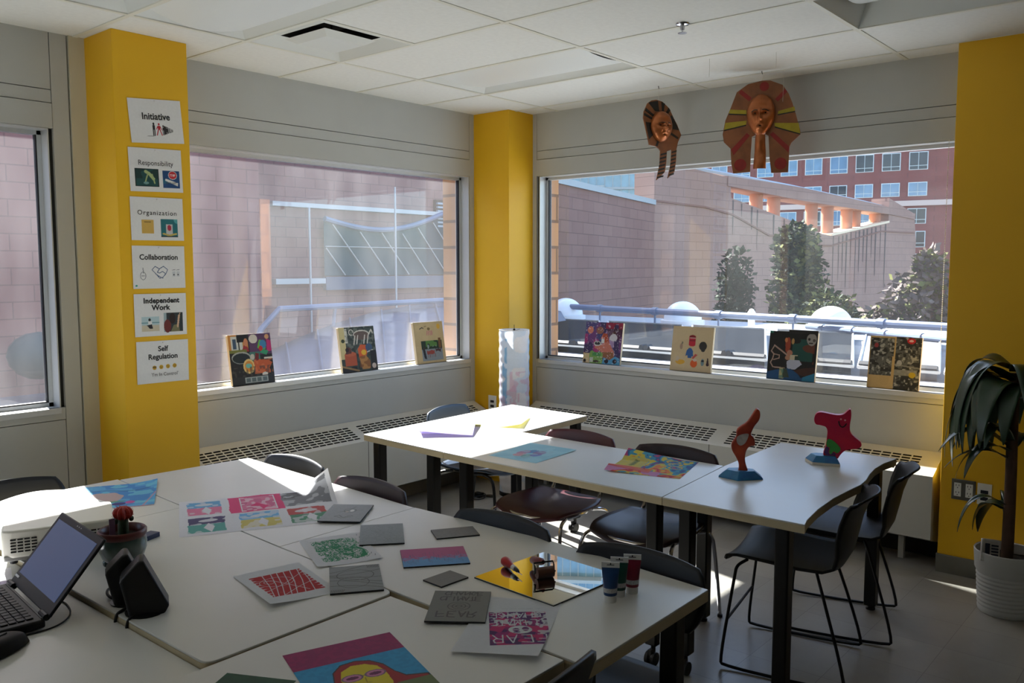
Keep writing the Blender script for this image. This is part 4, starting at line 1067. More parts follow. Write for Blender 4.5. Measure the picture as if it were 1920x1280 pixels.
b = MB(); b.lathe([(.0078, .030), (.0078, .046), (.006, .048)], M_wht, 16, M=Mx); b.build('ferrule', t)
b = MB(); b.lathe([(.0062, .048), (.0058, .062), (.003, .070)], M_leg, 12, M=Mx); b.prism([(.068, -.003), (.092, -.0005), (.092, .0005), (.068, .003)], .009, .011, M_chrome); b.build('blade', t)
t = thing('brayer', 'dark red handled rubber ink brayer standing on the mirror', 'brayer', (1.935, 1.522, ZM), -30)
M_mrh = mat('dark red handle plastic', rgb(104, 16, 30), .3, spec=.3); M_rub = mat('brown rubber roller', rgb(88, 52, 38), .5, noise=.15, nscale=25)
b = MB(); b.tube([(-.026, 0, .0165), (.026, 0, .0165)], .016, M_rub, 28); b.build('roller', t, smooth=50)
b = MB(); b.tube([(-.034, 0, .0165), (-.030, 0, .0165), (-.030, .004, .036), (-.030, .012, .043), (.030, .012, .043), (.030, .004, .036), (.030, 0, .0165), (.034, 0, .0165)], .0026, M_leg, 8); b.build('wire_frame', t)
b = MB(); b.lathe([(0, 0), (.006, 0), (.0065, .006), (.0105, .014), (.012, .05), (.0115, .085), (.008, .096), (0, .098)], M_mrh, 18, M=Tm(.0, .012, .043) @ Matrix.Rotation(R(-104), 4, 'X')); b.build('handle', t, smooth=60)

# paint tubes
M_cap = mat('frosted white cap', rgb(206, 206, 204), .35)
def paint_tube(label, x, y, rz, c, c2):
    t = thing('paint_tube', label, 'paint tube', (x, y, TZ), rz, 'paint tubes standing on their caps')
    m = mat('tube paint ' + label[:5], c, .3, noise=0, nscale=18, col2=c2, spec=.5)
    b = MB(); b.lathe([(.0165, 0), (.0172, .004), (.0168, .019), (.0150, .020)], M_cap, 24, close=True); b.build('cap', t)
    def body(u, v):
        a = 2 * PI * u; f = v ** 1.3; rx = .0185 * (1 - f) + .0245 * f; ry = .0185 * (1 - f) + .0012 * f
        return (rx * math.cos(a), ry * math.sin(a), .020 + .076 * v)
    b = MB(); b.grid(body, 32, 10, m); b.build('tube_body', t, smooth=60)
    b = MB(); b.box((-.0247, -.0016, .095), (.0247, .0016, .110), M_cap); b.build('crimped_end', t)
    b = MB(); b.box((-.010, -.0022, .1015), (.010, .0022, .1035), M_leg); b.box((-.0015, -.0022, .1035), (.0015, .0022, .108), M_leg); b.build('hang_hole', t, smooth=0)
    def lab(u, v):
        a = PI * (1.12 + .76 * u); z = .028 + .012 * v; f = ((z - .02) / .076) ** 1.3; rx = .0185 * (1 - f) + .0245 * f; ry = .0185 * (1 - f) + .0012 * f
        return (1.02 * rx * math.cos(a), 1.03 * ry * math.sin(a), z)
    b = MB(); b.grid(lab, 14, 3, mat('printed tube label', rgb(190, 190, 192), .4, noise=.45, nscale=350)); b.build('label_strip', t)
paint_tube('blue paint tube standing on its white cap', 1.922, 1.283, -56, rgb(34, 68, 112), rgb(22, 42, 88))
paint_tube('green paint tube standing between the blue and the red tubes', 1.972, 1.287, -58, rgb(24, 78, 66), rgb(18, 52, 48))
paint_tube('red paint tube standing at the right of the three tubes', 2.015, 1.272, -57, rgb(128, 22, 52), rgb(84, 22, 44))

# painted sculptures
M_bblue = mat('turquoise blue painted clay', rgb(38, 128, 176), .45, noise=0, nscale=14, col2=rgb(24, 84, 150), bump=.25, bscale=40)
M_s1 = mat('orange red painted clay', rgb(178, 70, 36), .4, noise=0, nscale=12, col2=rgb(128, 28, 24), bump=.3, bscale=40)
M_s2 = mat('crimson painted clay', rgb(204, 24, 62), .4, noise=0, nscale=14, col2=rgb(176, 20, 66), bump=.3, bscale=40)
def frustum(b, bot, top, z0, z1, m):
    n = len(bot); b.add([(x, y, z0) for x, y in bot] + [(x, y, z1) for x, y in top], [(i, (i + 1) % n, (i + 1) % n + n, i + n) for i in range(n)] + [tuple(range(n))[::-1], tuple(range(n, 2 * n))], m)
t = thing('clay_sculpture', 'slender twisted orange red sculpture on a blue faceted base', 'sculpture', (3.455, 1.635, TZ), -65)
b = MB(); B = [(-.092, -.02), (-.01, -.075), (.095, -.025), (.085, .045), (.0, .07), (-.08, .04)]
frustum(b, B, B, 0, .006, M_bblue); frustum(b, B, [(x * .62, y * .62) for x, y in B], .006, .034, M_bblue); b.build('base', t, smooth=20, bevel=.002)
k = .6426e-3
o1 = [(700, 520), (712, 450), (690, 400), (660, 355), (654, 310), (672, 282), (690, 255), (685, 215), (715, 185), (752, 162), (778, 122), (800, 82), (815, 60), (836, 75), (842, 110), (832, 148), (805, 180), (790, 215), (780, 242), (800, 255), (813, 298), (808, 320), (780, 318), (756, 345), (746, 400), (752, 450), (782, 520)]
b = MB(); b.prism(smooth_poly(zmap(o1, 720, 540, k), 2), -.016, .016, M_s1, XZF); b.build('twisted_form', t, bevel=.008, seg=4)
b = MB(); b.prism(smooth_poly(zmap([(688, 262), (720, 240), (772, 230), (765, 262), (748, 302), (715, 322), (692, 300)], 720, 540, k), 2), .0155, .0185, mat('pale grey paint patch', rgb(168, 160, 156), .5, noise=.2, nscale=60), XZF); b.build('grey_patch', t)
t = thing('clay_sculpture', 'crimson horse shaped sculpture with a smiling face on a blue base', 'sculpture', (3.965, 1.455, TZ), -70)
b = MB(); B = [(-.09, .02), (-.055, -.062), (.066, -.062), (.055, .05), (-.06, .05)]
frustum(b, B, B, 0, .012, mat('white clay base edge', rgb(206, 200, 186), .6)); frustum(b, B, [(x * .7, y * .6) for x, y in B], .012, .040, M_bblue); b.build('base', t, smooth=20, bevel=.002)
k = .689e-3
o2 = [(1300, 412), (1320, 350), (1328, 290), (1330, 215), (1282, 202), (1252, 202), (1240, 168), (1250, 130), (1278, 112), (1330, 121), (1385, 130), (1428, 124), (1452, 95), (1472, 80), (1477, 130), (1468, 190), (1470, 240), (1500, 270), (1540, 300), (1547, 325), (1530, 347), (1470, 356), (1440, 366), (1412, 400), (1400, 428), (1360, 428)]
b = MB(); b.prism(smooth_poly(zmap(o2, 1320, 465, k), 2), -.020, .020, M_s2, XZF); body = b.build('horse_form', t, bevel=.009, seg=4)
def patch(name, pts, m, z=.0200, n=1, th=.002):
    b = MB(); b.prism(smooth_poly(zmap(pts, 1320, 465, k), n), z - .001, z + th, m, XZF); return b.build(name, t)
patch('green_patch', [(1330, 288), (1365, 300), (1400, 330), (1420, 360), (1395, 392), (1372, 372), (1355, 400), (1342, 385), (1350, 350), (1322, 345)], mat('leaf green paint', rgb(58, 150, 62), .5, noise=.2, nscale=40))
patch('purple_patch', [(1322, 340), (1345, 355), (1338, 385), (1352, 402), (1372, 378), (1390, 398), (1380, 405), (1308, 402)], mat('purple paint', rgb(86, 52, 108), .5, noise=.3, nscale=40))
M_smile = mat('dark smile line', rgb(40, 8, 16), .5)
b = MB()
sm = zmap([(1398, 168), (1402, 195), (1418, 210), (1436, 202), (1447, 182)], 1320, 465, k)
b.tube([(x, -.0195, z) for x, z in sm], .0032, M_smile, 6, sm=2)
for ex in ((1412, 155), (1438, 160)):
    (x, z), = zmap([ex], 1320, 465, k); b.sphere((x, -.0195, z), .0045, mat('pale eye paint', rgb(222, 150, 160), .4), 8, 6, sc=(1, .4, 1))
b.build('smiling_face', t)

# paper lamp in the corner
t = thing('paper_lamp', 'tall white paper lamp with blue and pink washes standing in the corner', 'floor lamp', (4.705, 3.985, 0))
LA = Art(2 * PI * .108, 1.17, 96, rgb(236, 234, 234))
LA.blot(0, 0, 1, 1, rgb(206, 222, 236), 7, .5, .6); LA.blot(.36, .3, .42, .95, rgb(120, 178, 214), 14, .35, .8); LA.blot(.70, .25, .80, .95, rgb(118, 176, 214), 12, .35, .8); LA.blot(.25, .3, 1, .75, rgb(214, 178, 194), 16, .62, .6); LA.blot(.45, .3, .56, .75, rgb(222, 168, 190), 18, .5, .5)
lo = LA.mesh('paper_shade', paint_mat('translucent paper', .7, .40), parent=t)
n_ = len(lo.data.vertices); co = np.zeros(n_ * 3); lo.data.vertices.foreach_get('co', co); co = co.reshape(-1, 3)
ang_ = co[:, 0] / .108 - PI / 2 - PI * .28; zz = co[:, 1] + .585 + .03
rr_ = .108 + .0014 * np.sin(zz * 2 * PI / .058) + .0015 * np.sin(zz * 61 + ang_ * 3)
lo.data.vertices.foreach_set('co', np.stack([rr_ * np.cos(ang_), rr_ * np.sin(ang_), zz], 1).ravel()); lo.data.update()
b = MB(); b.tube([(.108 * math.cos(a), .108 * math.sin(a), 1.2) for a in np.linspace(0, 2 * PI, 33)[:-1]], .0025, M_wht, 6, closed=True)
for a in (0.3, 2.4, 4.5): b.tube([(0, 0, 1.19), (.108 * math.cos(a), .108 * math.sin(a), 1.198)], .0015, M_leg, 5)
b.lathe([(.008, 1.175), (.010, 1.19), (.008, 1.205), (.002, 1.208), (.002, 1.235)], M_leg, 10); b.build('wire_top', t)
b = MB(); b.lathe([(0, .0), (.11, .0), (.11, .02), (.02, .03), (.012, .05), (.012, .45), (.02, .46), (.02, .5), (0, .5)], M_leg, 24); b.build('base_and_socket', t)
b = MB(); b.sphere((0, 0, .56), .04, M_wht, 14, 10); b.build('bulb', t)

# floor cables under the corner table
t = thing('cable_coil', 'tangle of black cable on the floor under the corner table', 'cable', (4.50, 4.13, 0))
b = MB()
pp = [(-.13, -.03, .006), (-.08, -.10, .01), (0, -.06, .02), (.04, .03, .015), (-.03, .07, .008), (-.12, .05, .012), (-.16, -.02, .008), (-.05, -.03, .02), (.05, -.08, .012), (.03, -.12, .006), (-.06, .0, .015)]
b.tube(pp, .0045, M_leg, 6, closed=True, sm=3); b.box((-.05, -.03, 0), (.0, .03, .03), M_leg); b.build('cable', t)

# plant
M_pot = mat('white ribbed planter', rgb(206, 208, 206), .45)
M_leaf = mat('dark glossy plant leaf', rgb(34, 56, 40), .3, noise=0, nscale=6, col2=rgb(52, 78, 58), spec=.6)
M_trk = mat('brown cane bark', rgb(96, 72, 58), .85, noise=.35, nscale=18, bump=.5, bscale=60)
PX, PY = 4.585, .80
t = thing('potted_plant', 'tall cane plant with drooping dark leaves in a white ribbed planter by the yellow pillar', 'plant', (PX, PY, 0))
prof = [(0, 0), (.112, 0), (.116, .006)]
for kz in range(9): z = .02 + kz * .02; r_ = .117 + .020 * z / .3; prof += [(r_, z), (r_ - .0025, z + .010)]
prof += [(.136, .21), (.142, .298), (.140, .302), (.134, .298), (.130, .24)]
b = MB(); b.lathe(prof, M_pot, 44); b.build('planter', t, smooth=25)
b = MB(); b.grid(lambda u, v: (.132 * v * math.cos(2 * PI * u), .132 * v * math.sin(2 * PI * u), .255 + .006 * math.sin(30 * u * v)), 30, 6, M_soil); b.build('soil', t)
b = MB(); b.tube([(0, 0, .25), (.004, .0, .6), (-.004, .004, .95), (0, 0, 1.15)], [.027, .025, .024, .022], M_trk, 12, sm=1); b.build('cane', t)
def leaf(z0, az, ln, rise, droop, wd, twist=0.0, fold=.25):
    d = Vector((math.cos(az), math.sin(az), 0)); sd = Vector((-math.sin(az), math.cos(az), 0)); b = MB()
    def fn(u, v):
        s_ = v; x = ln * (s_ - .28 * s_ * s_ * s_ * droop); z = rise * math.sin(min(1, s_ * 1.25) * PI / 2) - droop * ln * max(0, s_ - .18) ** 1.7
        w = wd * (math.sin(PI * min(1, .12 + s_ * .88) ** .8) ** .8 + .05) * (1 - .02)
        a = 2 * u - 1
        tw = twist * s_
        off = sd * (a * w * math.cos(tw)) + Vector((0, 0, 1)) * (abs(a) * w * fold + a * w * math.sin(tw) + .10 * w * math.sin(9 * s_ + 2 * a))
        return Vector((0, 0, z0)) + d * (x + .02) + off + Vector((0, 0, z))
    b.grid(fn, 6, 18, M_leaf); return b.build('leaf', t, smooth=80, solid=.0012)
LEFT = math.radians(130.4)
rl = random.Random(5)
for k_ in range(22):
    da = [0, .3, -.3, .6, -.55, .15, -.15, .9, -.9, .45, -.7, -1.2, 1.3, 1.8, -1.7, -2.2, 2.4, 2.9, -2.8, .05, -.4, -1.0][k_]
    leaf(1.10 + rl.uniform(-.08, .07), LEFT + da, rl.uniform(.34, .44), rl.uniform(.06, .17), rl.uniform(1.15, 1.6), rl.uniform(.046, .062), rl.uniform(-.6, .6), .15)
for dz, da, ln, ri, dr, wd in [(.02, .05, .40, .12, .55, .020), (.04, -.2, .36, .13, .75, .026), (-.02, .15, .30, .07, .9, .034), (-.05, -.1, .33, .06, .5, .024), (-.06, -.45, .30, .08, 1.0, .04), (.0, -.8, .32, .12, .8, .032), (.02, -1.6, .34, .12, .9, .03), (0, -2.4, .30, .1, .9, .03), (.03, .6, .3, .14, .7, .03)]:
    leaf(.80 + dz, LEFT + da, ln, ri, dr, wd, rl.uniform(-.4, .4))
for dz, da, ln, ri, dr, wd in [(.0, .0, .31, .09, 1.0, .018), (-.02, -.7, .2, .04, 1.2, .045), (-.03, -1.2, .22, .04, 1.2, .05), (.0, -2.0, .26, .08, 1.0, .03)]:
    leaf(.52 + dz, LEFT + da, ln, ri, dr, wd, rl.uniform(-.3, .3))
t = thing('soil_packet', 'white and navy printed packet stuck in the white planter beside the cane', 'packet', (PX - .085, PY + .055, .30), 40)
t.rotation_euler = (R(-12), R(8), R(-49))
b = MB(); b.grid(lambda u, v: ((u - .5) * .09, .012 * math.sin(PI * u) * math.sin(PI * v), -.045 + .105 * v), 10, 10, M_wht); b.build('packet', t, solid=.008)
b = MB(); b.box((-.03, -.0075, -.03), (-.008, -.0055, .04), mat('navy print', rgb(36, 46, 72), .5))
for kz in range(5): b.box((.0, -.0075, -.028 + kz * .014), (.034, -.0055, -.02 + kz * .014), MATS['navy print'])
b.build('print', t, smooth=0)

# hanging masks
M_brz = mat('painted cardboard bronze', rgb(142, 86, 48), .5, noise=.3, nscale=14, bump=.2, bscale=40)
M_cop = mat('copper foil', rgb(178, 104, 57), .28, metal=.5, noise=.25, nscale=16, bump=.35, bscale=60)
M_mred = mat('dark red mask paint', rgb(146, 34, 28), .55, noise=.25, nscale=25); M_myel = mat('olive yellow mask paint', rgb(170, 152, 32), .6, noise=.2, nscale=25); M_mblk = mat('black mask paint', rgb(28, 24, 20), .6)
M_thr = mat('clear thread', rgb(214, 214, 206), .4)
def face(b, cx, cz, w, h, dep, m):
    def g(x, z, sx, sz, px, pz): return math.exp(-((x - px) / sx) ** 2 - ((z - pz) / sz) ** 2)
    def dp(x, z):
        y = dep * math.sqrt(max(0, 1 - x * x - z * z)) ** .8
        y += dep * (.34 * g(x, z, .11, .20, 0, -.06) + .42 * g(x, z, .16, .10, 0, -.22) - .34 * g(x, z, .20, .09, -.34, .06) - .34 * g(x, z, .20, .09, .34, .06) + .24 * g(x, z, .62, .06, 0, .19) + .16 * g(x, z, .75, .18, 0, .62) + .16 * g(x, z, .24, .05, 0, -.44) + .14 * g(x, z, .22, .06, 0, -.64) - .25 * g(x, z, .17, .05, 0, -.54) + .14 * g(x, z, .2, .12, -.45, -.25) + .14 * g(x, z, .2, .12, .45, -.25))
        return y
    def fn(u, v):
        a = 2 * PI * u; r_ = math.sin(v * PI / 2); x, z = r_ * math.cos(a), r_ * math.sin(a)
        wx = w * (1 - .25 * max(0, -z) ** 1.5)
        return (cx + x * wx, -.008 - dp(x, z), cz + z * h)
    b.grid(fn, 56, 22, m)
    return lambda x, z: (cx + x * w * (1 - .25 * max(0, -z) ** 1.5), -.008 - dp(x, z), cz + z * h)
def features(t, at, w, ex=.36):
    for s_ in (-1, 1):
        b = MB(); x, y, z = at(s_ * ex, .05); b.sphere((x, y + .001, z), .0105, M_wht, 12, 6, sc=(1.3, .35, .55)); e = b.build('eye', t)
        b = MB(); b.sphere((x, y - .0025, z), .0052, M_mblk, 10, 6, sc=(1, .5, 1)); b.build('pupil', e)
        b = MB(); b.tube([at(s_ * .16, .17), at(s_ * .38, .20), at(s_ * .6, .12)], .0028, M_mblk, 6, sm=2); b.build('eyebrow', t)
    b = MB(); x, y, z = at(0, -.54); b.sphere((x, y, z), .0125, M_mblk, 14, 8, sc=(1.25, .5, .62)); b.build('mouth', t)
k = .582e-3; zt = 2.744
t = thing('pharaoh_mask', 'large bronze pharaoh mask with red and yellow rays hanging before the right window', 'mask', (4.93, 2.25, zt), -72)
mp = lambda pts: zmap(pts, 1400, 125, k)
oL = [(1400, 125), (1480, 130), (1600, 182), (1660, 270), (1700, 370), (1735, 480), (1780, 640), (1785, 682), (1700, 760), (1682, 800), (1675, 1055), (1510, 1055), (1490, 900), (1475, 680), (1400, 640), (1310, 680), (1302, 850), (1302, 1036), (1130, 1045), (1110, 950), (1098, 790), (1030, 722), (1015, 640), (1040, 500), (1090, 380), (1150, 222), (1260, 150)]
b = MB(); b.prism(mp(oL), -.004, .004, M_brz, XZF); b.build('headdress', t, smooth=0)
PART = 'painted_ray'
def st(pts, m, z=.0035):
    b = MB(); b.prism(mp(pts), z, z + .0025, m, XZF); return b.build(PART, t, smooth=0)
st([(1195, 200), (1300, 290), (1275, 322), (1170, 232)], M_mred); st([(1648, 252), (1560, 345), (1530, 318), (1625, 225)], M_mred)
st([(1260, 640), (1290, 668), (1130, 860), (1105, 800)], M_mred); st([(1520, 645), (1680, 800), (1675, 860), (1485, 668)], M_mred)
for cx_, cz_, rr in ((1423, 185, 46), (1200, 962, 62), (1600, 965, 60)): st([(cx_ + rr * math.cos(a), cz_ + rr * math.sin(a)) for a in np.linspace(0, 2 * PI, 25)[:-1]], M_mred)
for P, P2 in (([(1085, 392), (1250, 410), (1250, 450), (1075, 432)], 1), ([(1040, 525), (1255, 515), (1250, 555), (1030, 595)], 1), ([(1565, 440), (1720, 405), (1728, 448), (1560, 470)], 1), ([(1530, 555), (1765, 570), (1782, 675), (1535, 590)], 1)):
    st(P, M_myel); q = [P[3], P[2], (P[2][0], P[2][1] + 12), (P[3][0], P[3][1] + 12)]; st(q, M_mblk)
(fx, fz), = mp([(1396, 470)])
b = MB(); fn = face(b, fx, fz, .082, .122, .055, M_cop); b.build('face', t, smooth=80)
features(t, fn, .082)
b = MB(); b.grid(lambda u, v: (fx + (.028 + .010 * v) * math.cos(PI * u) , -.008 - .030 * math.sin(PI * u) - .006 * math.sin(9 * v), fz - .115 - .20 * v), 16, 10, M_cop, flip=True); b.build('beard', t, smooth=80)
b = MB(); b.tube([(0, 0, -.01), (.002, 0, CEIL - zt + .0)], .001, M_thr, 4); b.tube([(.12, -.006, -.13), (.122, -.006, CEIL - zt)], .0008, M_thr, 4); b.tube([(0, 0, CEIL - zt - .018), (-.004, 0, CEIL - zt)], .0022, M_leg, 5); b.build('hanging_thread', t)
# smaller mask seen edge-on
zt = 2.712
t = thing('pharaoh_mask', 'smaller black striped pharaoh mask turned sideways with two long striped lappets', 'mask', (4.93, 2.925, zt), -22)
mp = lambda pts: zmap(pts, 365, 332, k, 1.4)
oL = [(300, 332), (360, 345), (430, 410), (470, 500), (510, 580), (552, 690), (520, 772), (507, 850), (505, 980), (490, 1100), (425, 1175), (455, 1020), (460, 858), (412, 880), (408, 1000), (395, 1110), (315, 1203), (345, 1040), (350, 880), (335, 860), (300, 835), (240, 825), (225, 750), (195, 610), (180, 540), (185, 470), (218, 380), (255, 345)]
b = MB(); b.prism(mp(oL), -.004, .004, M_brz, XZF); b.build('headdress', t, smooth=0)
PART = 'painted_stripe'
for P in ([(225, 370), (315, 340), (330, 455), (290, 455)], [(350, 350), (385, 365), (372, 460), (358, 450)], [(420, 405), (440, 430), (405, 495), (385, 485)], [(455, 480), (530, 640), (430, 630), (415, 540)], [(200, 430), (285, 500), (280, 520), (192, 460)], [(187, 485), (262, 528), (258, 550), (182, 510)], [(200, 580), (265, 588), (285, 700), (235, 765)], [(320, 765), (335, 775), (318, 835), (298, 828)], [(450, 670), (525, 720), (515, 740), (445, 695)]): st(P, M_mblk)
for i in range(7):
    z = 900 + i * 42; xl = 350 - i * 5; st([(xl, z + 14), (xl + 60, z - 8), (xl + 58, z + 12), (xl - 2, z + 34)], M_mblk)
    z = 865 + i * 42; xl = 460 - i * 4; st([(xl, z + 14), (xl + 48, z - 4), (xl + 46, z + 14), (xl - 2, z + 34)], M_mblk)
(fx, fz), = mp([(345, 620)])
b = MB(); at = face(b, fx, fz, .080, .098, .052, M_cop); b.build('face', t, smooth=80)
features(t, at, .08)
b = MB(); b.tube([(-.03, 0, -.01), (-.03, 0, CEIL - zt)], .001, M_thr, 4); b.tube([(-.03, 0, CEIL - zt - .018), (-.034, 0, CEIL - zt)], .0022, M_leg, 5); b.build('hanging_thread', t)
for x, y, ln, lab in ((4.45, 2.344, .10, 'loose clear thread hanging from the ceiling between the two masks'), (4.55, 2.0, .08, 'loose clear thread hanging from the ceiling right of the large mask')):
    t = thing('hanging_thread', lab, 'thread', (x, y, CEIL)); b = MB(); b.tube([(0, 0, 0), (.002, 0, -ln * .5), (0, 0, -ln)], .0011, M_thr, 4); b.build('thread', t)
# ------------------------------------------------------------------ flat art: prints, papers, blocks, canvases, posters
PM = paint_mat(); PT = paint_mat('thin paper', .65, .25); PINK = paint_mat('lino block', .45)
def fit(TL, TR, BR, BL):
    TL, TR, BR, BL = (Vector(p) for p in (TL, TR, BR, BL))
    c = (TL + TR + BR + BL) / 4; u = ((TR - TL) + (BR - BL)) / 2; v = ((TL - BL) + (TR - BR)) / 2
    return c, math.degrees(math.atan2(u.y, u.x)), u.length, v.length
def sheet(name, label, cat, q, nx, bg, paintfn, height=None, m=None, z=.0008, wh=None, group=None, rot=0):
    c, ang, w, h = fit(*q)
    if wh: w, h = wh
    a = Art(w, h, nx, bg); paintfn(a)
    o = a.mesh(name, m or PM, height=height)
    o.location = (c.x, c.y, TZ + z); o.rotation_euler = (0, 0, R(ang + rot))
    tag(o, label, cat, group); return o
def block(label, q, nx, bg, paintfn, th=.0045, wh=(.222, .152), group=None, z=0.0, rot=0):
    c, ang, w, h = fit(*q)
    if wh: w, h = (wh if (w > h) == (wh[0] > wh[1]) else wh[::-1])
    t = thing('carving_block', label, 'carving block', (c.x, c.y, TZ + z), ang + rot, group)
    b = MB(); b.box((-w / 2, -h / 2, 0), (w / 2, h / 2, th), mat('dark lino edge', rgb(34, 36, 38), .6)); b.build('block', t, smooth=0)
    a = Art(w, h, nx, bg); paintfn(a); o = a.mesh('carved_face', PINK, parent=t); o.location = (0, 0, th + .0003)
    return t
GREY = rgb(112, 118, 118); LINE = rgb(22, 24, 26)
def curve(f, n=40): return [f(i / n) for i in range(n + 1)]
# --- sheet with six little prints
WHT = rgb(226, 226, 230)
def six(a):
    def pic(x0, y0, x1, y1, c1, c2, split=.55):
        ym = y0 + (y1 - y0) * split
        a.rect(x0, ym, x1, y1, c1, .95, .012); a.rect(x0, y0, x1, ym, c2, .9, .012)
        a.blot(x0, y0, x1, y1, WHT, 26, .66, .6)
        cx, cy = x0 + (x1 - x0) * .55, y0 + (y1 - y0) * .3
        a.poly([(cx - .03, cy), (cx, cy + .12), (cx + .035, cy + .02), (cx + .015, cy - .12)], WHT)
        a.ell(x0 + (x1 - x0) * .5, ym + (y1 - ym) * .5, (x1 - x0) * .28, (y1 - ym) * .22, WHT, .85, 1.2)
    pic(.05, .54, .26, .93, rgb(96, 170, 214), rgb(224, 108, 150)); pic(.05, .06, .27, .46, rgb(52, 40, 98), rgb(40, 156, 146))
    a.rect(.31, .50, .66, .98, rgb(226, 52, 120), 1, .01); a.rect(.385, .52, .61, .95, rgb(222, 118, 156), 1, .01); a.blot(.385, .52, .61, .95, rgb(206, 92, 136), 22, .5, .8); a.blot(.385, .52, .61, .95, rgb(236, 196, 212), 30, .64, .8)
    a.poly([(.44, .66), (.49, .75), (.56, .62), (.52, .54), (.50, .64)], rgb(226, 52, 120)); a.line([(.385, .53), (.385, .95)], .004, WHT); a.line([(.61, .53), (.61, .95)], .004, WHT)
    pic(.36, .06, .60, .46, rgb(104, 178, 224), rgb(206, 190, 74)); pic(.66, .06, .90, .47, rgb(186, 48, 40), rgb(32, 132, 90))
    a.rect(.66, .55, .97, .97, rgb(112, 114, 120), .95, .02); a.blot(.66, .55, .97, .97, rgb(188, 190, 196), 24, .58, .8); a.blot(.66, .78, .8, .97, rgb(60, 60, 66), 26, .6, .8)
def six_h(u, v):
    lift = np.clip(u - .80, 0, 1); return .0035 * np.sin(u * 9) ** 2 * np.clip((u - .25) * 3, 0, 1) * v + 1.0 * lift * np.clip(v - .50, 0, 1) ** 1.2
q6 = [(1.646, 3.133), (2.15, 2.865), (1.965, 2.42), (1.461, 2.702)]
sheet('print_sheet', 'wide paper with six small colour prints, its far corner lifted into the sun', 'art print', q6, 260, WHT, six, six_h, PT, wh=(.575, .47))
# --- grey carving blocks
def b1(a):
    a.blot(0, 0, 1, 1, rgb(104, 110, 110), 30, .5, .6)
    a.line(curve(lambda s_: (.30 + .42 * s_, .28 + .05 * math.sin(s_ * 9))), .012, LINE); a.line(curve(lambda s_: (.30 + .40 * s_, .22 + .03 * math.sin(s_ * 7 + 1))), .010, LINE)
    a.line(curve(lambda s_: (.55 + .14 * math.cos(s_ * 6.3), .62 + .12 * math.sin(s_ * 6.3))), .008, LINE); a.line([(.28, .52), (.55, .62), (.85, .66)], .007, LINE); a.line([(.45, .55), (.62, .85)], .008, LINE); a.ell(.6, .62, .05, .06, rgb(190, 190, 186)); a.ell(.5, .55, .04, .04, rgb(150, 140, 130))
block('grey carving block with a small carved insect like drawing, overlapping the six print sheet', [(2.012, 2.63), (2.104, 2.511), (1.946, 2.347), (1.854, 2.475)], 120, GREY, b1, wh=(.155, .218), z=.0045)
def b2(a):
    a.blot(0, 0, 1, 1, rgb(98, 106, 108), 40, .5, .6)
    for k in range(26):
        x, y = random.uniform(.25, .8), random.uniform(.15, .85); a.line(curve(lambda s_: (x + .12 * math.cos(s_ * 4 + k), y + .12 * math.sin(s_ * 3 + k)), 12), .003, rgb(84, 92, 94))
block('plain grey carving block with faint scratches lying on the green print', [(1.91, 2.341), (2.023, 2.246), (1.894, 2.068), (1.783, 2.166)], 120, rgb(110, 118, 120), b2, wh=(.148, .218), z=.0015)
def b3(a): a.blot(0, 0, 1, 1, rgb(84, 86, 86), 30, .5, .6)
block('small grey carving block with a clipped corner near the navy chair', [(2.051, 2.116), (2.166, 2.028), (2.115, 1.951), (1.986, 2.02)], 60, rgb(96, 98, 98), b3, wh=(.15, .10))
def b4(a):
    for k in range(7):
        y = .15 + k * .12; a.line(curve(lambda s_: (s_, y + .10 * math.sin(s_ * 2.2 + k) - (.25 - .08 * k) * s_ + .1)), .009, LINE)
    a.line(curve(lambda s_: (.5 + .36 * math.cos(s_ * 6.3), .62 + .2 * math.sin(s_ * 6.3))), .008, LINE); a.line(curve(lambda s_: (.45 + .3 * math.cos(s_ * 6.3), .35 + .2 * math.sin(s_ * 6.3))), .006, LINE)
    for k in range(8): a.line([(.02 + k * .03, .02), (.03 + k * .035, .10)], .006, LINE); a.line([(.75 + k * .03, .98), (.76 + k * .03, .88)], .006, LINE)
block('grey carving block engraved with long crossing curves beside the red print', [(1.571, 2.075), (1.695, 1.987), (1.57, 1.809), (1.457, 1.9)], 150, GREY, b4, wh=(.15, .214), z=.0012)
block('small blank grey carving block turned like a diamond', [(1.699, 1.786), (1.804, 1.778), (1.793, 1.701), (1.686, 1.704)], 60, rgb(98, 98, 96), lambda a: a.line([(.2, .5), (.8, .42)], .006, rgb(78, 78, 78)), wh=(.107, .08))
def b6(a):
    W_ = .015
    a.text('FEAR', .17, .14, .12, .17, W_, LINE, gap=.45, fy=True, jit=.012); a.text('CLIMATE', .14, .67, .085, .13, W_ * .8, LINE, gap=.2, fy=True, jit=.012); a.text('CHANGE', .2, .85, .085, .12, W_ * .8, LINE, gap=.35, fy=True, jit=.012)
    for r_ in (.18, .11, .05): a.line(curve(lambda s_: (.5 + r_ * math.cos(s_ * 6.3) * 1.05, .48 + r_ * .75 * math.sin(s_ * 6.3))), .008, LINE)
    a.line([(.33, .48), (.67, .48)], .008, LINE)
block('dark grey carving block with mirrored letters and a globe beside the purple print', [(1.651, 1.695), (1.751, 1.57), (1.586, 1.439), (1.492, 1.566)], 170, rgb(88, 92, 88), b6, wh=(.158, .208), z=.0016)
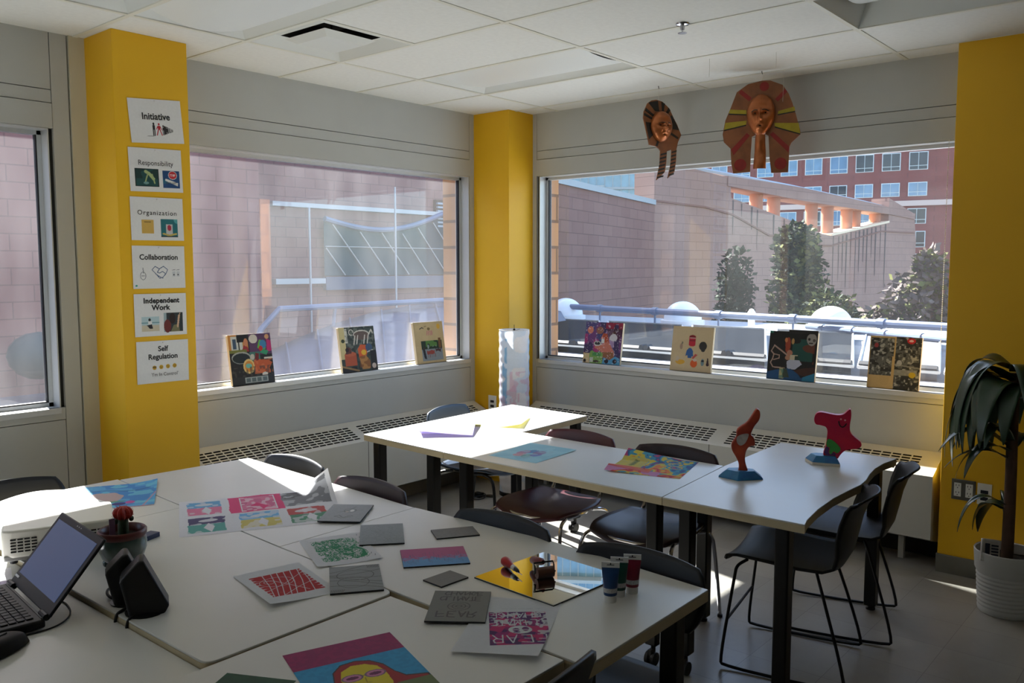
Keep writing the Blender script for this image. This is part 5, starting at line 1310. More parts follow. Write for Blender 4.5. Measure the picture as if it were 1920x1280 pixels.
def bg_(a):
    c1, c2 = np.array(rgb(156, 52, 110)), np.array(rgb(56, 128, 182)); f = np.clip((a.Y - .42 + (a.noise(24) - .5) * .25) * 5 + .5, 0, 1)[..., None]; a.c[:] = c2 * (1 - f) + c1 * f
    for k in range(60): x = random.random(); y = random.uniform(.35, .8); a.line([(x, y), (x, y - random.uniform(.05, .2))], .003, rgb(70, 60, 110), .7)
    for x in (.1, .17, .42, .66, .72, .88): a.line(curve(lambda s_: (x + .03 * math.cos(s_ * 7), .2 + .08 * math.sin(s_ * 5)), 14), .004, rgb(40, 84, 132))
block('carving block inked in a magenta to blue gradient', [(1.831, 2.035), (1.988, 1.907), (1.891, 1.777), (1.728, 1.904)], 150, (0, 0, 0), bg_, wh=(.205, .163))
# --- prints on white paper
PAP = rgb(214, 216, 220)
def ink(q, sub): pass
def gprint(a):
    g = rgb(26, 132, 88); n1 = a.noise(6)
    ins = lambda x, y: .16 < x < .87 and .14 < y < .86
    for k in range(330):
        x, y = random.uniform(.15, .82), random.uniform(.15, .85); q = random.uniform(2, 6); r_ = random.uniform(.03, .08); ph = random.random() * 6
        a.line(curve(lambda s_: (x + r_ * (math.cos(ph + q * s_) - math.cos(ph)), y + r_ * (math.sin(ph + q * s_) - math.sin(ph))), 8), random.uniform(.003, .007), g)
    a.poly([(.46, .86), (.60, .84), (.86, .40), (.84, .18), (.66, .14), (.52, .30), (.44, .60)], g)
    for k in range(70):
        x, y = random.uniform(.46, .8), random.uniform(.18, .8); q = random.uniform(3, 8); ph = random.random() * 6; r_ = random.uniform(.015, .05)
        a.line(curve(lambda s_: (x + r_ * math.cos(ph + q * s_), y + r_ * math.sin(ph + q * s_)), 10), .0032, PAP)
    a.put((a.X < .14) | (a.X > .88) | (a.Y < .13) | (a.Y > .87), PAP)
    for x, y in ((.93, .9), (.94, .8), (.9, .2), (.93, .12)): a.line([(x, y), (x + .02, y + .05)], .004, rgb(60, 70, 90))
sheet('lino_print', 'green lino print of swirling marks on white paper', 'art print', [(1.678, 2.375), (1.857, 2.299), (1.755, 2.013), (1.569, 2.106)], 180, PAP, gprint, lambda u, v: .006 * (1 - v) ** 2 * (u - .5) ** 2 * 4, PT, wh=(.205, .298))
def rprint(a):
    r_ = rgb(176, 24, 34); a.rect(.14, .18, .90, .82, r_, 1, .012)
    for k in range(60):
        x, y = random.uniform(.15, .85), random.uniform(.2, .8); a.line([(x, y), (x + random.uniform(.02, .08), y + random.uniform(-.02, .02))], .0018, rgb(206, 96, 96), .8)
    for x0, x1 in ((.34, .16), (.47, .22), (.56, .30), (.66, .40), (.76, .48), (.87, .60), (.92, .74)): a.line([(x0, .84), ((x0 + x1) / 2 + .02, .5), (x1, .16)], .006, PAP)
    for p_ in ([(.14, .34), (.5, .50), (.92, .74)], [(.3, .18), (.6, .34), (.92, .46)], [(.14, .70), (.4, .62), (.7, .22)]): a.line(p_, .0045, PAP)
    a.line(curve(lambda s_: (.42 + .24 * math.cos(s_ * 6.3), .58 + .13 * math.sin(s_ * 6.3))), .004, PAP); a.line(curve(lambda s_: (.32 + .07 * math.cos(s_ * 6.3), .6 + .05 * math.sin(s_ * 6.3))), .004, PAP)
    for k in range(9):
        a.poly([(.12, .2 + k * .07), (.20, .215 + k * .07), (.12, .23 + k * .07)], PAP); a.poly([(.92, .2 + k * .07), (.84, .215 + k * .07), (.92, .23 + k * .07)], PAP)
sheet('lino_print', 'red lino print with white crossing lines on white paper', 'art print', [(1.368, 2.251), (1.544, 2.194), (1.463, 1.905), (1.311, 1.948)], 180, PAP, rprint, lambda u, v: .012 * (1 - u) ** 2 * (1 - v), PT, wh=(.205, .30), rot=4)
def inkframe(a, cx, cy, ang, w, h):
    """draw in the print's own frame: centre (m from sheet centre), angle, size"""
    a.keep = (a.X, a.Y, a.asp); x = (a.X - .5) * a.w - cx; y = (a.Y - .5) * a.h - cy; c, s_ = math.cos(R(ang)), math.sin(R(ang))
    a.X, a.Y, a.asp = (c * x + s_ * y) / w + .5, (-s_ * x + c * y) / h + .5, h / w
def noise_in(a): a.noise_f = None
def pprint(a):
    N1, N2, N3, N4 = a.noise(9), a.noise(12), a.noise(16), a.noise(26)
    inkframe(a, .026, -.012, 14.5, .150, .209)
    ins = (a.X > 0) & (a.X < 1) & (a.Y > 0) & (a.Y < 1)
    a.put(ins, rgb(150, 32, 112)); a.put(ins & (N1 > .42) , rgb(74, 28, 98), .9); a.put(ins & (N2 > .62), rgb(206, 40, 108), .8); a.put(ins & (N4 > .66) & (a.Y > .55) , PAP, .8); a.put(ins & (N3 > .6) & (a.X > .8) & (a.Y > .3), PAP, .7)
    w = .012
    a.text('FEAR', .04, .07, .165, .22, w, PAP, gap=.5, fx=True, fy=True, jit=.012); a.text('CLIMATE', .03, .58, .105, .17, w * .85, PAP, gap=.3, fx=True, fy=True, jit=.012); a.text('CHANGE', .02, .82, .115, .15, w * .85, PAP, gap=.35, fx=True, fy=True, jit=.012)
    cx, cy = .52, .45
    a.ell(cx, cy, .20, .12, PAP); a.ell(cx - .07, cy, .06, .05, rgb(110, 30, 104)); a.ell(cx + .09, cy + .02, .06, .06, rgb(110, 30, 104)); a.ell(cx - .06, cy - .07, .06, .02, rgb(74, 28, 98)); a.line([(cx - .18, cy), (cx + .18, cy)], .012, PAP)
    for k in range(24):
        if k % 5: a.line([(.2 + k * .03, 1.10 + .012 * math.sin(k)), (.218 + k * .03, 1.108)], .004, rgb(120, 122, 132), .7)
    a.X, a.Y, a.asp = a.keep
    a.line([(.80, .975), (.92, .98)], .006, rgb(196, 130, 130), .5)
sheet('lino_print', 'purple and pink lino print with upside down white lettering on white paper', 'art print', [(1.726, 1.567), (1.827, 1.379), (1.512, 1.206), (1.411, 1.394)], 220, PAP, pprint, lambda u, v: .010 * (1 - v) ** 3 * (u + .2), PT, wh=(.213, .358), z=.0010)
# --- painted portrait and green paper
def port(a):
    a.c[:] = rgb(30, 138, 188); a.blot(0, 0, 1, 1, rgb(38, 150, 200), 30, .5, .6); a.rect(0, .745, 1, 1, rgb(142, 22, 88)); a.blot(0, .745, 1, 1, rgb(126, 18, 84), 24, .5, .7)
    hair = rgb(146, 22, 30); yel = rgb(206, 188, 36)
    a.poly([(.24, .50), (.28, .62), (.38, .70), (.52, .715), (.64, .68), (.72, .60), (.76, .48), (.82, .40), (1.0, .36), (1.0, .0), (.2, .0), (.26, .3)], rgb(40, 34, 40))
    a.poly([(.25, .50), (.29, .615), (.385, .69), (.52, .705), (.635, .67), (.71, .59), (.75, .48), (.81, .39), (.98, .35), (1.0, .0), (.22, .0), (.28, .3)], hair)
    a.poly([(.30, .50), (.35, .61), (.46, .66), (.58, .645), (.66, .59), (.69, .50), (.68, .36), (.62, .22), (.52, .14), (.42, .17), (.34, .28)], yel)
    pk = rgb(196, 120, 160); pu = rgb(98, 24, 78)
    for x in (.40, .60): a.ell(x, .505, .085, .04, pk); a.ell(x, .505, .055, .018, pu); a.ring(x, .505, .085, .042, .09, rgb(120, 96, 120))
    a.line([(.48, .51), (.52, .51)], .006, rgb(120, 96, 90)); a.line([(.5, .48), (.485, .42), (.52, .41)], .005, rgb(150, 130, 30))
    a.poly([(.40, .34), (.48, .365), (.60, .36), (.55, .325), (.46, .32)], rgb(138, 20, 26)); a.rect(.7, .0, 1.0, .33, rgb(96, 110, 66))
sheet('portrait_painting', 'painted portrait of a yellow face with pink glasses on blue with a magenta band', 'painting', [(1.144, 1.678), (1.397, 1.597), (1.262, 1.238), (1.018, 1.342)], 200, (0, 0, 0), port, None, None, wh=(.270, .385), z=-.0022)
sheet('green_paper', 'dark green paper corner at the bottom edge of the photo', 'paper', [(.80, 1.60), (1.017, 1.715), (1.09, 1.56), (.88, 1.45)], 40, rgb(24, 74, 52), lambda a: a.blot(0, 0, 1, 1, rgb(20, 64, 46), 14, .5, .7), z=-.0022)
# --- papers on the far tables
def blue(a):
    a.c[:] = rgb(92, 170, 214); a.blot(0, 0, 1, 1, rgb(60, 134, 200), 5, .5, .8); a.blot(0, 0, 1, 1, rgb(120, 206, 220), 9, .6, .7); a.ell(.30, .45, .28, .22, rgb(196, 172, 166), 1, .5)
    a.line(curve(lambda s_: (s_ * .9, .72 + .05 * math.sin(s_ * 6))), .02, rgb(44, 96, 150), .7); a.ell(.55, .16, .09, .06, rgb(64, 52, 120), 1, 1); a.ell(.68, .2, .06, .06, rgb(198, 92, 160), 1, 1); a.ell(.5, .26, .12, .03, rgb(90, 150, 110), .8, .5); a.line([(.85, .0), (1, .5)], .012, rgb(230, 150, 150), .6); a.rect(0, 0, 1, .025, rgb(214, 130, 120), .6)
sheet('watercolour_paper', 'blue watercolour painting with a curled corner behind the projector', 'painting', [(1.525, 3.640), (1.775, 3.50), (1.585, 3.165), (1.335, 3.305)], 120, (0, 0, 0), blue, lambda u, v: .05 * np.clip(u - .55, 0, 1) ** 1.6 * v, PT, wh=(.285, .385))
sheet('paper_sheet', 'white paper sheet lying in full sun behind the projector', 'paper', [(1.20, 3.62), (1.50, 3.66), (1.44, 3.34), (1.15, 3.33)], 40, rgb(236, 236, 230), lambda a: a.blot(0, 0, 1, 1, rgb(222, 222, 216), 6, .5, .5), lambda u, v: .02 * np.sin(u * 3.1) * v ** 2, PT, z=.002)
sheet('paper_sheet', 'small white and lilac paper in the sun at the left edge beside the laptop', 'paper', [(.78, 2.93), (.985, 2.862), (.905, 2.70), (.70, 2.76)], 40, rgb(236, 234, 238), lambda a: a.blot(0, 0, 1, .4, rgb(196, 170, 216), 8, .55, .6), lambda u, v: .006 * v, PT, z=-.018)
def purp(a): a.c[:] = rgb(120, 110, 156); a.blot(0, 0, 1, 1, rgb(104, 95, 152), 6, .5, .7); a.blot(0, 0, 1, 1, rgb(134, 120, 156), 8, .55, .6); a.blot(.2, .4, 1, 1, rgb(130, 106, 144), 9, .6, .6)
sheet('watercolour_paper', 'pale purple washed paper with a curled edge on the sunlit table', 'painting', [(3.190, 3.385), (3.50, 3.62), (3.636, 3.375), (3.325, 3.10)], 90, (0, 0, 0), purp, lambda u, v: .035 * (1 - v) ** 2 * np.clip(.25 + u, 0, 1) * (v < .999) + .05 * np.clip(.22 - u, 0, 1) * v * 3, PT, wh=(.40, .29))
def yell(a): a.c[:] = rgb(206, 200, 128); a.blot(0, 0, 1, 1, rgb(196, 188, 100), 6, .5, .7)
sheet('watercolour_paper', 'pale yellow washed paper with a lifted edge on the sunlit table', 'painting', [(3.79, 3.62), (3.99, 3.28), (3.73, 3.08), (3.56, 3.37)], 90, (0, 0, 0), yell, lambda u, v: .07 * np.clip(u - .62, 0, 1) ** 1.3 * (1.2 - v), PT)
def flow(a):
    a.c[:] = rgb(158, 206, 220); a.blot(0, 0, 1, 1, rgb(142, 194, 212), 6, .5, .6)
    for k, c in enumerate([(92, 134, 190), (178, 130, 170), (204, 150, 160), (120, 170, 160), (124, 132, 196), (150, 120, 170)]):
        an = k * 1.05 + .3; a.ell(.42 + .14 * math.cos(an), .5 + .16 * math.sin(an), .11, .10, rgb(*c), .85, .8)
    a.blot(.2, .2, .7, .8, rgb(160, 200, 214), 14, .6, .6)
sheet('watercolour_paper', 'light blue paper with a painted flower half along the sun edge', 'painting', [(3.071, 2.765), (3.412, 2.785), (3.440, 2.500), (3.085, 2.480)], 120, (0, 0, 0), flow, lambda u, v: .004 * u, PT, wh=(.352, .285))
def marb(a):
    a.c[:] = rgb(206, 70, 40); f1, f2 = a.noise(7), a.noise(12)
    s_ = np.sin((a.X * 6 + f1 * 6 + f2 * 2)); pal = [rgb(196, 36, 44), rgb(228, 130, 40), rgb(216, 198, 60), rgb(60, 150, 180), rgb(40, 90, 150), rgb(178, 60, 110)]
    idx = np.clip(((s_ + 1) / 2 * 3 + a.X * 3 + (a.noise(18) - .5) * 2).astype(int), 0, 5)
    a.put(np.ones(a.X.shape, bool), np.array(pal)[idx])
    a.put((a.X < .22) & (a.Y > .3) & (f1 > .4), rgb(206, 140, 186)); a.put((a.Y > .62) & (a.X > .35) & (a.X < .82), rgb(208, 192, 72), .9); a.put((a.Y > .45) & (a.X > .14) & (a.X < .36), rgb(216, 88, 36), .8)
    a.line(curve(lambda q: (.45 + .3 * q, .78 + .03 * math.sin(q * 40))), .012, rgb(110, 120, 50)); a.line(curve(lambda q: (.3 + .7 * q, .55 - .2 * q + .1 * math.sin(q * 5))), .012, rgb(170, 40, 40), .8)
    for cx, cy in ((.7, .25), (.55, .2), (.82, .3)):
        for r_ in (.10, .07, .04): a.ring(cx, cy, r_, r_ * 1.2, .12, rgb(60, 150, 176) if r_ != .07 else rgb(214, 190, 80))
sheet('marbled_paper', 'marbled paper in red, yellow and blue swirls with curled edges', 'painting', [(3.178, 2.155), (3.525, 2.25), (3.582, 1.905), (3.235, 1.815)], 160, (0, 0, 0), marb, lambda u, v: .055 * np.clip(u - .72, 0, 1) * 3 * np.clip(v - .2, 0, 1) + .04 * np.clip(.25 - np.abs(u - .18), 0, 1) * 4 * np.clip(v - .5, 0, 1) * 1.1, PT, wh=(.355, .345))

# --- canvases leaning on the window panes
M_birch = mat('pale birch panel', rgb(216, 196, 158), .55, noise=.1, nscale=8)
WOOD = rgb(198, 176, 132)
def canvas(label, side, a0, a1, nx, bg, paintfn, h=.305, notch=0.0):
    w = abs(a1 - a0); c = (a0 + a1) / 2
    loc = (c, 4.563, ZS + .001) if side == 'left' else (5.196, c, ZS + .001)
    t = thing('canvas_panel', label, 'canvas', loc, 0 if side == 'left' else -90)
    t.rotation_euler = (R(-9), 0, R(0 if side == 'left' else -90))
    b = MB(); b.box((-w / 2, 0, 0), (w / 2, .022, h), M_birch); b.build('wood_panel', t, bevel=.0015)
    a = Art(w, h, nx, bg); paintfn(a)
    o = a.mesh('collage', PM, parent=t); o.matrix_local = Matrix.Translation((0, -.0006, h / 2)) @ Matrix.Rotation(PI / 2, 4, 'X')
    return t
def k1(a):
    a.c[:] = rgb(34, 34, 36); a.rect(0, .66, .45, 1, rgb(190, 134, 70)); a.rect(.06, .68, .32, .97, rgb(196, 204, 206)); a.rect(.10, .72, .18, .92, rgb(56, 80, 110)); a.rect(.22, .7, .25, .88, rgb(20, 24, 28)); a.rect(.2, .85, .45, 1, rgb(24, 22, 24)); a.poly([(.28, .66), (.36, .80), (.44, .74), (.46, .66)], rgb(150, 48, 58)); a.ell(.40, .84, .05, .08, rgb(196, 130, 96)); a.rect(0, .64, .4, .70, rgb(112, 120, 60))
    a.rect(.48, .58, 1, 1, rgb(86, 56, 96)); a.ell(.58, .90, .10, .09, rgb(206, 204, 200)); a.poly([(.66, .72), (.72, .88), (.86, .84), (.86, .70), (.78, .62)], rgb(96, 176, 70)); a.ell(.80, .78, .08, .09, rgb(60, 130, 180)); a.ell(.74, .70, .05, .05, rgb(186, 40, 40)); a.poly([(.88, .62), (.90, .88), (1, .84), (1, .64)], rgb(186, 36, 110)); a.ell(.91, .93, .05, .05, rgb(200, 150, 110)); a.poly([(.7, .62), (.86, .56), (.92, .64), (.8, .68)], rgb(50, 150, 110))
    a.rect(.46, .46, .70, .64, rgb(60, 116, 110)); a.poly([(.56, .44), (.60, .62), (.68, .60), (.66, .44)], rgb(110, 30, 36)); a.ell(.52, .54, .05, .06, rgb(190, 190, 184))
    a.ell(.26, .54, .22, .12, rgb(160, 168, 168)); a.ell(.26, .53, .20, .10, rgb(28, 40, 46)); a.ell(.42, .36, .135, .145, rgb(222, 196, 130)); a.ell(.42, .36, .10, .11, rgb(206, 140, 62)); a.ell(.42, .37, .075, .05, rgb(110, 190, 184), 1, .8)
    a.poly([(.54, .44), (.70, .48), (.90, .46), (.98, .40), (.86, .24), (.70, .20), (.56, .24)], rgb(190, 92, 54)); a.blot(.54, .2, .98, .48, rgb(206, 114, 74), 16, .5, .7); a.rect(.80, .48, 1, .52, rgb(210, 206, 200)); a.ell(.78, .18, .07, .04, rgb(214, 212, 206))
    a.rect(0, 0, 1, .16, rgb(44, 46, 50)); a.rect(.30, .03, .84, .14, rgb(160, 172, 176)); [a.rect(.32 + i * .13, .045, .42 + i * .13, .125, rgb(92, 108, 116)) for i in range(4)]; a.blot(0, .16, 1, .35, rgb(70, 66, 64), 22, .6, .7)
canvas('crowded comic style collage canvas, leftmost on the left window sill', 'left', 2.797, 3.09, 110, (0, 0, 0), k1)
def k2(a):
    a.c[:] = rgb(62, 72, 68); a.blot(0, 0, 1, 1, rgb(36, 44, 44), 14, .5, .7); a.blot(0, .4, 1, 1, rgb(120, 126, 118), 18, .64, .6)
    a.rect(0, .3, .16, 1, rgb(204, 190, 140)); a.rect(.15, .65, .22, .97, rgb(206, 204, 192)); a.ell(.09, .70, .05, .04, rgb(50, 56, 32)); a.blot(.15, .66, .22, .95, rgb(120, 120, 120), 30, .5, .6)
    W_ = rgb(208, 204, 196); a.ell(.62, .80, .22, .10, rgb(100, 84, 78)); a.line(curve(lambda s_: (.62 + .22 * math.cos(s_ * 3.2), .82 + .09 * math.sin(s_ * 3.2))), .012, W_)
    for x in (.44, .52, .72, .82): a.line([(x, .80), (x - .05, .62)], .014, W_)
    a.line([(.84, .82), (.92, .92), (.95, .84)], .014, W_); a.line(curve(lambda s_: (.34 + .06 * math.cos(s_ * 5), .88 + .06 * math.sin(s_ * 5))), .010, W_)
    a.rect(.10, .14, .42, .40, rgb(176, 84, 54)); a.ell(.26, .40, .16, .05, rgb(190, 96, 64)); a.poly([(.12, .40), (.18, .56), (.28, .54), (.3, .42)], rgb(90, 50, 48)); a.ell(.18, .50, .05, .05, rgb(40, 24, 26))
    a.poly([(.50, .30), (.48, .50), (.56, .60), (.72, .58), (.74, .40), (.66, .28)], rgb(206, 92, 44)); a.ell(.64, .42, .07, .06, rgb(222, 176, 50)); a.poly([(.50, .30), (.56, .04), (.78, .04), (.80, .22), (.68, .36)], rgb(176, 124, 66)); a.blot(.5, .04, .8, .34, rgb(120, 70, 30), 16, .55, .7)
    a.ell(.80, .52, .10, .09, rgb(60, 84, 116)); a.line([(.74, .42), (.90, .46)], .012, rgb(190, 190, 186)); a.rect(.82, .0, 1, .45, rgb(34, 32, 36)); a.ell(.90, .10, .06, .06, rgb(190, 176, 168)); a.rect(0, 0, .4, .10, rgb(30, 30, 32)); a.line([(0, .14), (.45, .02)], .02, rgb(150, 120, 80))
canvas('dark collage canvas with an outlined monkey and orange flames on the left sill', 'left', 3.62, 3.925, 110, (0, 0, 0), k2)
def k3(a):
    a.c[:] = WOOD; a.blot(0, 0, 1, 1, rgb(190, 168, 124), 8, .5, .5); a.ell(.84, .88, .055, .065, rgb(214, 168, 60)); a.line([(.2, .84), (.28, .87), (.32, .85)], .012, rgb(70, 66, 56)); a.line([(.36, .89), (.42, .90)], .010, rgb(130, 116, 80))
    a.ell(.50, .83, .05, .035, rgb(120, 100, 56)); [a.line([(.42 + i * .045, .68), (.44 + i * .04, .78)], .010, rgb(190, 110, 120)) for i in range(5)]
    a.rect(.20, .06, .90, .54, rgb(130, 140, 148)); a.rect(.20, .34, .90, .54, rgb(30, 50, 34)); a.blot(.35, .4, .9, .54, rgb(92, 140, 66), 9, .5, .8); a.blot(.4, .34, .7, .46, rgb(160, 180, 176), 12, .58, .7); a.rect(.79, .36, .88, .60, rgb(120, 84, 52)); a.poly([(.22, .36), (.30, .36), (.34, .10), (.26, .12)], rgb(28, 36, 48)); a.ell(.28, .36, .03, .03, rgb(60, 44, 40))
    a.rect(.38, .22, .64, .30, rgb(148, 66, 58), 1, .05); a.rect(.66, .26, .86, .34, rgb(70, 42, 50), 1, .05); [a.line([(.4 + i * .06, .22), (.4 + i * .06, .14)], .007, rgb(120, 60, 56)) for i in range(5)]
canvas('pale wooden canvas with a photo of deer and a small sun on the left sill', 'left', 4.30, 4.598, 110, (0, 0, 0), k3)
def k4(a):
    a.c[:] = rgb(60, 46, 92); a.blot(0, .3, 1, 1, rgb(120, 64, 128), 6, .5, .7); a.blot(0, .55, .7, 1, rgb(50, 70, 124), 5, .45, .7); a.blot(0, .25, .5, .7, rgb(176, 48, 110), 6, .5, .7); a.blot(.3, .4, .8, .8, rgb(176, 150, 196), 7, .55, .7); a.blot(.6, .6, 1, 1, rgb(70, 30, 48), 7, .45, .8); a.blot(.55, .85, 1, 1, rgb(150, 30, 60), 6, .45, .8)
    a.ell(.14, .80, .08, .09, rgb(206, 122, 100)); a.ell(.40, .80, .10, .09, rgb(140, 92, 76)); a.ell(.78, .74, .06, .05, rgb(80, 46, 44)); a.ell(.78, .65, .1, .08, rgb(206, 206, 214), .9, 1.2)
    a.poly([(.44, .62), (.50, .74), (.60, .73), (.66, .55), (.82, .30), (.84, .14), (.62, .08), (.50, .18), (.46, .30), (.28, .38), (.34, .46), (.52, .48)], rgb(196, 116, 100)); a.poly([(.48, .66), (.50, .74), (.60, .73), (.68, .52), (.56, .52)], rgb(170, 74, 44)); a.poly([(.5, .28), (.8, .30), (.84, .14), (.62, .08), (.50, .18)], rgb(140, 92, 60))
    a.ell(.36, .48, .10, .06, rgb(196, 196, 194)); a.ell(.36, .485, .075, .038, rgb(26, 36, 40)); a.rect(.46, .5, .54, .6, rgb(206, 212, 214))
    a.rect(0, 0, .18, .24, rgb(206, 184, 140)); a.ell(.05, .05, .04, .04, rgb(30, 24, 22)); a.rect(.18, .0, .52, .28, rgb(120, 160, 84), 1, .06); a.rect(.25, .18, .48, .27, rgb(70, 140, 80)); a.rect(.19, .02, .28, .14, rgb(190, 200, 190)); a.ell(.36, .05, .08, .03, rgb(60, 50, 36)); a.poly([(.52, .0), (.56, .16), (.72, .10), (.86, .20), (.98, .16), (1, .0)], rgb(76, 150, 194))
    a.ell(.64, .07, .055, .055, rgb(30, 28, 40)); a.ell(.86, .08, .055, .055, rgb(30, 28, 40)); a.blot(0, 0, 1, 1, rgb(232, 226, 236), 40, .82, .5)
canvas('purple and red galaxy collage canvas with a cup, leftmost on the right window sill', 'right', 3.734, 3.408, 110, (0, 0, 0), k4)
def k5(a):
    a.c[:] = rgb(202, 184, 150); a.blot(0, 0, 1, 1, rgb(196, 176, 142), 6, .5, .5)
    a.rect(.42, .60, .58, .78, rgb(184, 28, 54)); a.ell(.50, .78, .08, .035, rgb(130, 20, 36)); a.ell(.50, .60, .08, .04, rgb(184, 28, 54)); a.line([(.44, .745), (.57, .745)], .008, rgb(220, 190, 190)); a.line([(.44, .69), (.57, .69)], .010, rgb(120, 16, 40))
    a.ell(.77, .58, .095, .10, rgb(44, 44, 46)); a.ell(.78, .50, .05, .05, rgb(44, 44, 46)); a.ell(.24, .55, .035, .07, rgb(150, 120, 110), .8); a.ell(.26, .63, .02, .03, rgb(90, 96, 84), .8)
    a.poly([(.36, .34), (.38, .46), (.43, .52), (.49, .52), (.54, .46), (.55, .34), (.51, .34), (.51, .30), (.42, .30), (.41, .36)], rgb(42, 92, 158)); a.poly([(.52, .30), (.60, .40), (.66, .38), (.56, .28)], rgb(184, 80, 76)); a.ell(.58, .18, .085, .085, rgb(214, 92, 36)); a.ell(.60, .26, .05, .03, rgb(206, 190, 184))
    a.ell(.24, .20, .11, .055, rgb(212, 164, 60), 1, .6); a.ell(.17, .27, .04, .06, rgb(196, 184, 172), .8); a.ell(.79, .22, .04, .08, rgb(110, 140, 150)); a.ell(.79, .25, .035, .025, rgb(30, 40, 56)); a.poly([(.88, .17), (.90, .32), (.92, .32), (.95, .17)], rgb(48, 24, 40)); a.ell(.915, .18, .037, .035, rgb(48, 24, 40))
canvas('pale wooden canvas with small cut out stickers in red, blue, black and orange', 'right', 2.997, 2.69, 130, (0, 0, 0), k5)
def k6(a):
    a.c[:] = rgb(18, 17, 18); a.blot(.5, .4, .95, .85, rgb(24, 84, 78), 5, .5, .75); a.blot(.5, .35, .95, .8, rgb(110, 50, 30), 6, .6, .8); a.ell(.40, .72, .06, .15, rgb(150, 60, 36), 1, .8); a.ell(.36, .82, .03, .05, rgb(206, 130, 80)); a.ell(.5, .8, .03, .06, rgb(190, 150, 90), .8)
    a.ell(.88, .86, .10, .12, rgb(150, 146, 144), 1, .5); a.ell(.83, .86, .025, .03, rgb(30, 28, 30)); a.ell(.93, .84, .03, .03, rgb(80, 76, 76)); a.line([(.84, .78), (.90, .78)], .012, rgb(40, 38, 40))
    a.poly([(0, 0), (0, .14), (.2, .20), (.45, .24), (.62, .18), (.72, .06), (1, .18), (1, 0)], rgb(24, 74, 122)); a.poly([(.74, .0), (.76, .08), (1, .18), (1, 0)], rgb(40, 124, 164)); a.poly([(.56, .20), (.74, .26), (1, .3), (1, .18), (.80, .10), (.68, .12)], rgb(64, 36, 28))
    s_ = rgb(178, 150, 138); a.line([(.12, .70), (.42, .50)], .014, s_); a.line([(.12, .70), (.06, .58), (.12, .52), (.10, .42), (.06, .34), (.12, .25), (.36, .24)], .011, s_); a.line([(.12, .52), (.24, .50), (.24, .44), (.12, .40)], .009, s_)
    a.ell(.45, .56, .06, .06, rgb(176, 122, 100)); a.ell(.42, .46, .06, .05, rgb(176, 130, 106)); a.rect(.46, .42, .62, .52, rgb(190, 184, 160)); a.rect(.56, .42, .64, .50, rgb(30, 60, 52)); a.poly([(.40, .38), (.42, .24), (.58, .22), (.72, .34), (.66, .42), (.46, .42)], rgb(176, 182, 204)); a.rect(.26, .02, .36, .24, rgb(170, 164, 120)); a.poly([(.34, .04), (.34, .24), (.42, .22), (.48, .06)], rgb(56, 70, 60)); a.blot(.26, .02, .42, .22, rgb(60, 120, 110), 18, .55, .7); a.rect(0, .95, .08, 1, rgb(30, 110, 90), .8)
k = canvas('black collage canvas with a blue sea and a ghostly face on the right sill', 'right', 2.298, 1.989, 120, (0, 0, 0), k6)
b = MB(); b.box((-.03, -.0025, .295), (.155, -.0008, .316), mat('black collage paper', rgb(22, 20, 22), .6)); b.build('overhanging_paper', k)
def k7(a):
    a.c[:] = rgb(196, 168, 116); a.blot(0, 0, 1, 1, rgb(188, 160, 108), 6, .5, .5)
    def bw(x0, y0, x1, y1, dk):
        a.rect(x0, y0, x1, y1, rgb(96, 98, 94)); a.blot(x0, y0, x1, y1, rgb(34, 34, 34), 13, dk, .9); a.blot(x0, y0, x1, y1, rgb(176, 176, 168), 22, .66, .8); a.blot(x0, y0, x1, y1, rgb(54, 54, 52), 34, .6, .7)
    bw(.02, .62, .48, .97, .55); bw(.02, .25, .46, .62, .58); bw(.51, .68, 1, 1, .42); bw(.51, .37, 1, .68, .5); bw(.51, 0, 1, .37, .42)
    a.rect(.51, .27, .95, .38, rgb(150, 150, 142), .8); a.ell(.13, .82, .04, .05, rgb(150, 56, 60)); a.rect(.08, .72, .2, .78, rgb(28, 28, 30)); a.ell(.80, .93, .08, .055, rgb(186, 24, 30)); a.ell(.80, .93, .045, .022, rgb(226, 180, 176)); a.ell(.86, .29, .065, .055, rgb(196, 170, 40)); a.ell(.60, .50, .05, .06, rgb(176, 176, 176)); a.line([(.52, .47), (1, .42)], .015, rgb(150, 150, 144), .7)
canvas('pale wooden canvas with black and white crowd photos, rightmost on the right sill', 'right', 1.676, 1.39, 130, (0, 0, 0), k7)

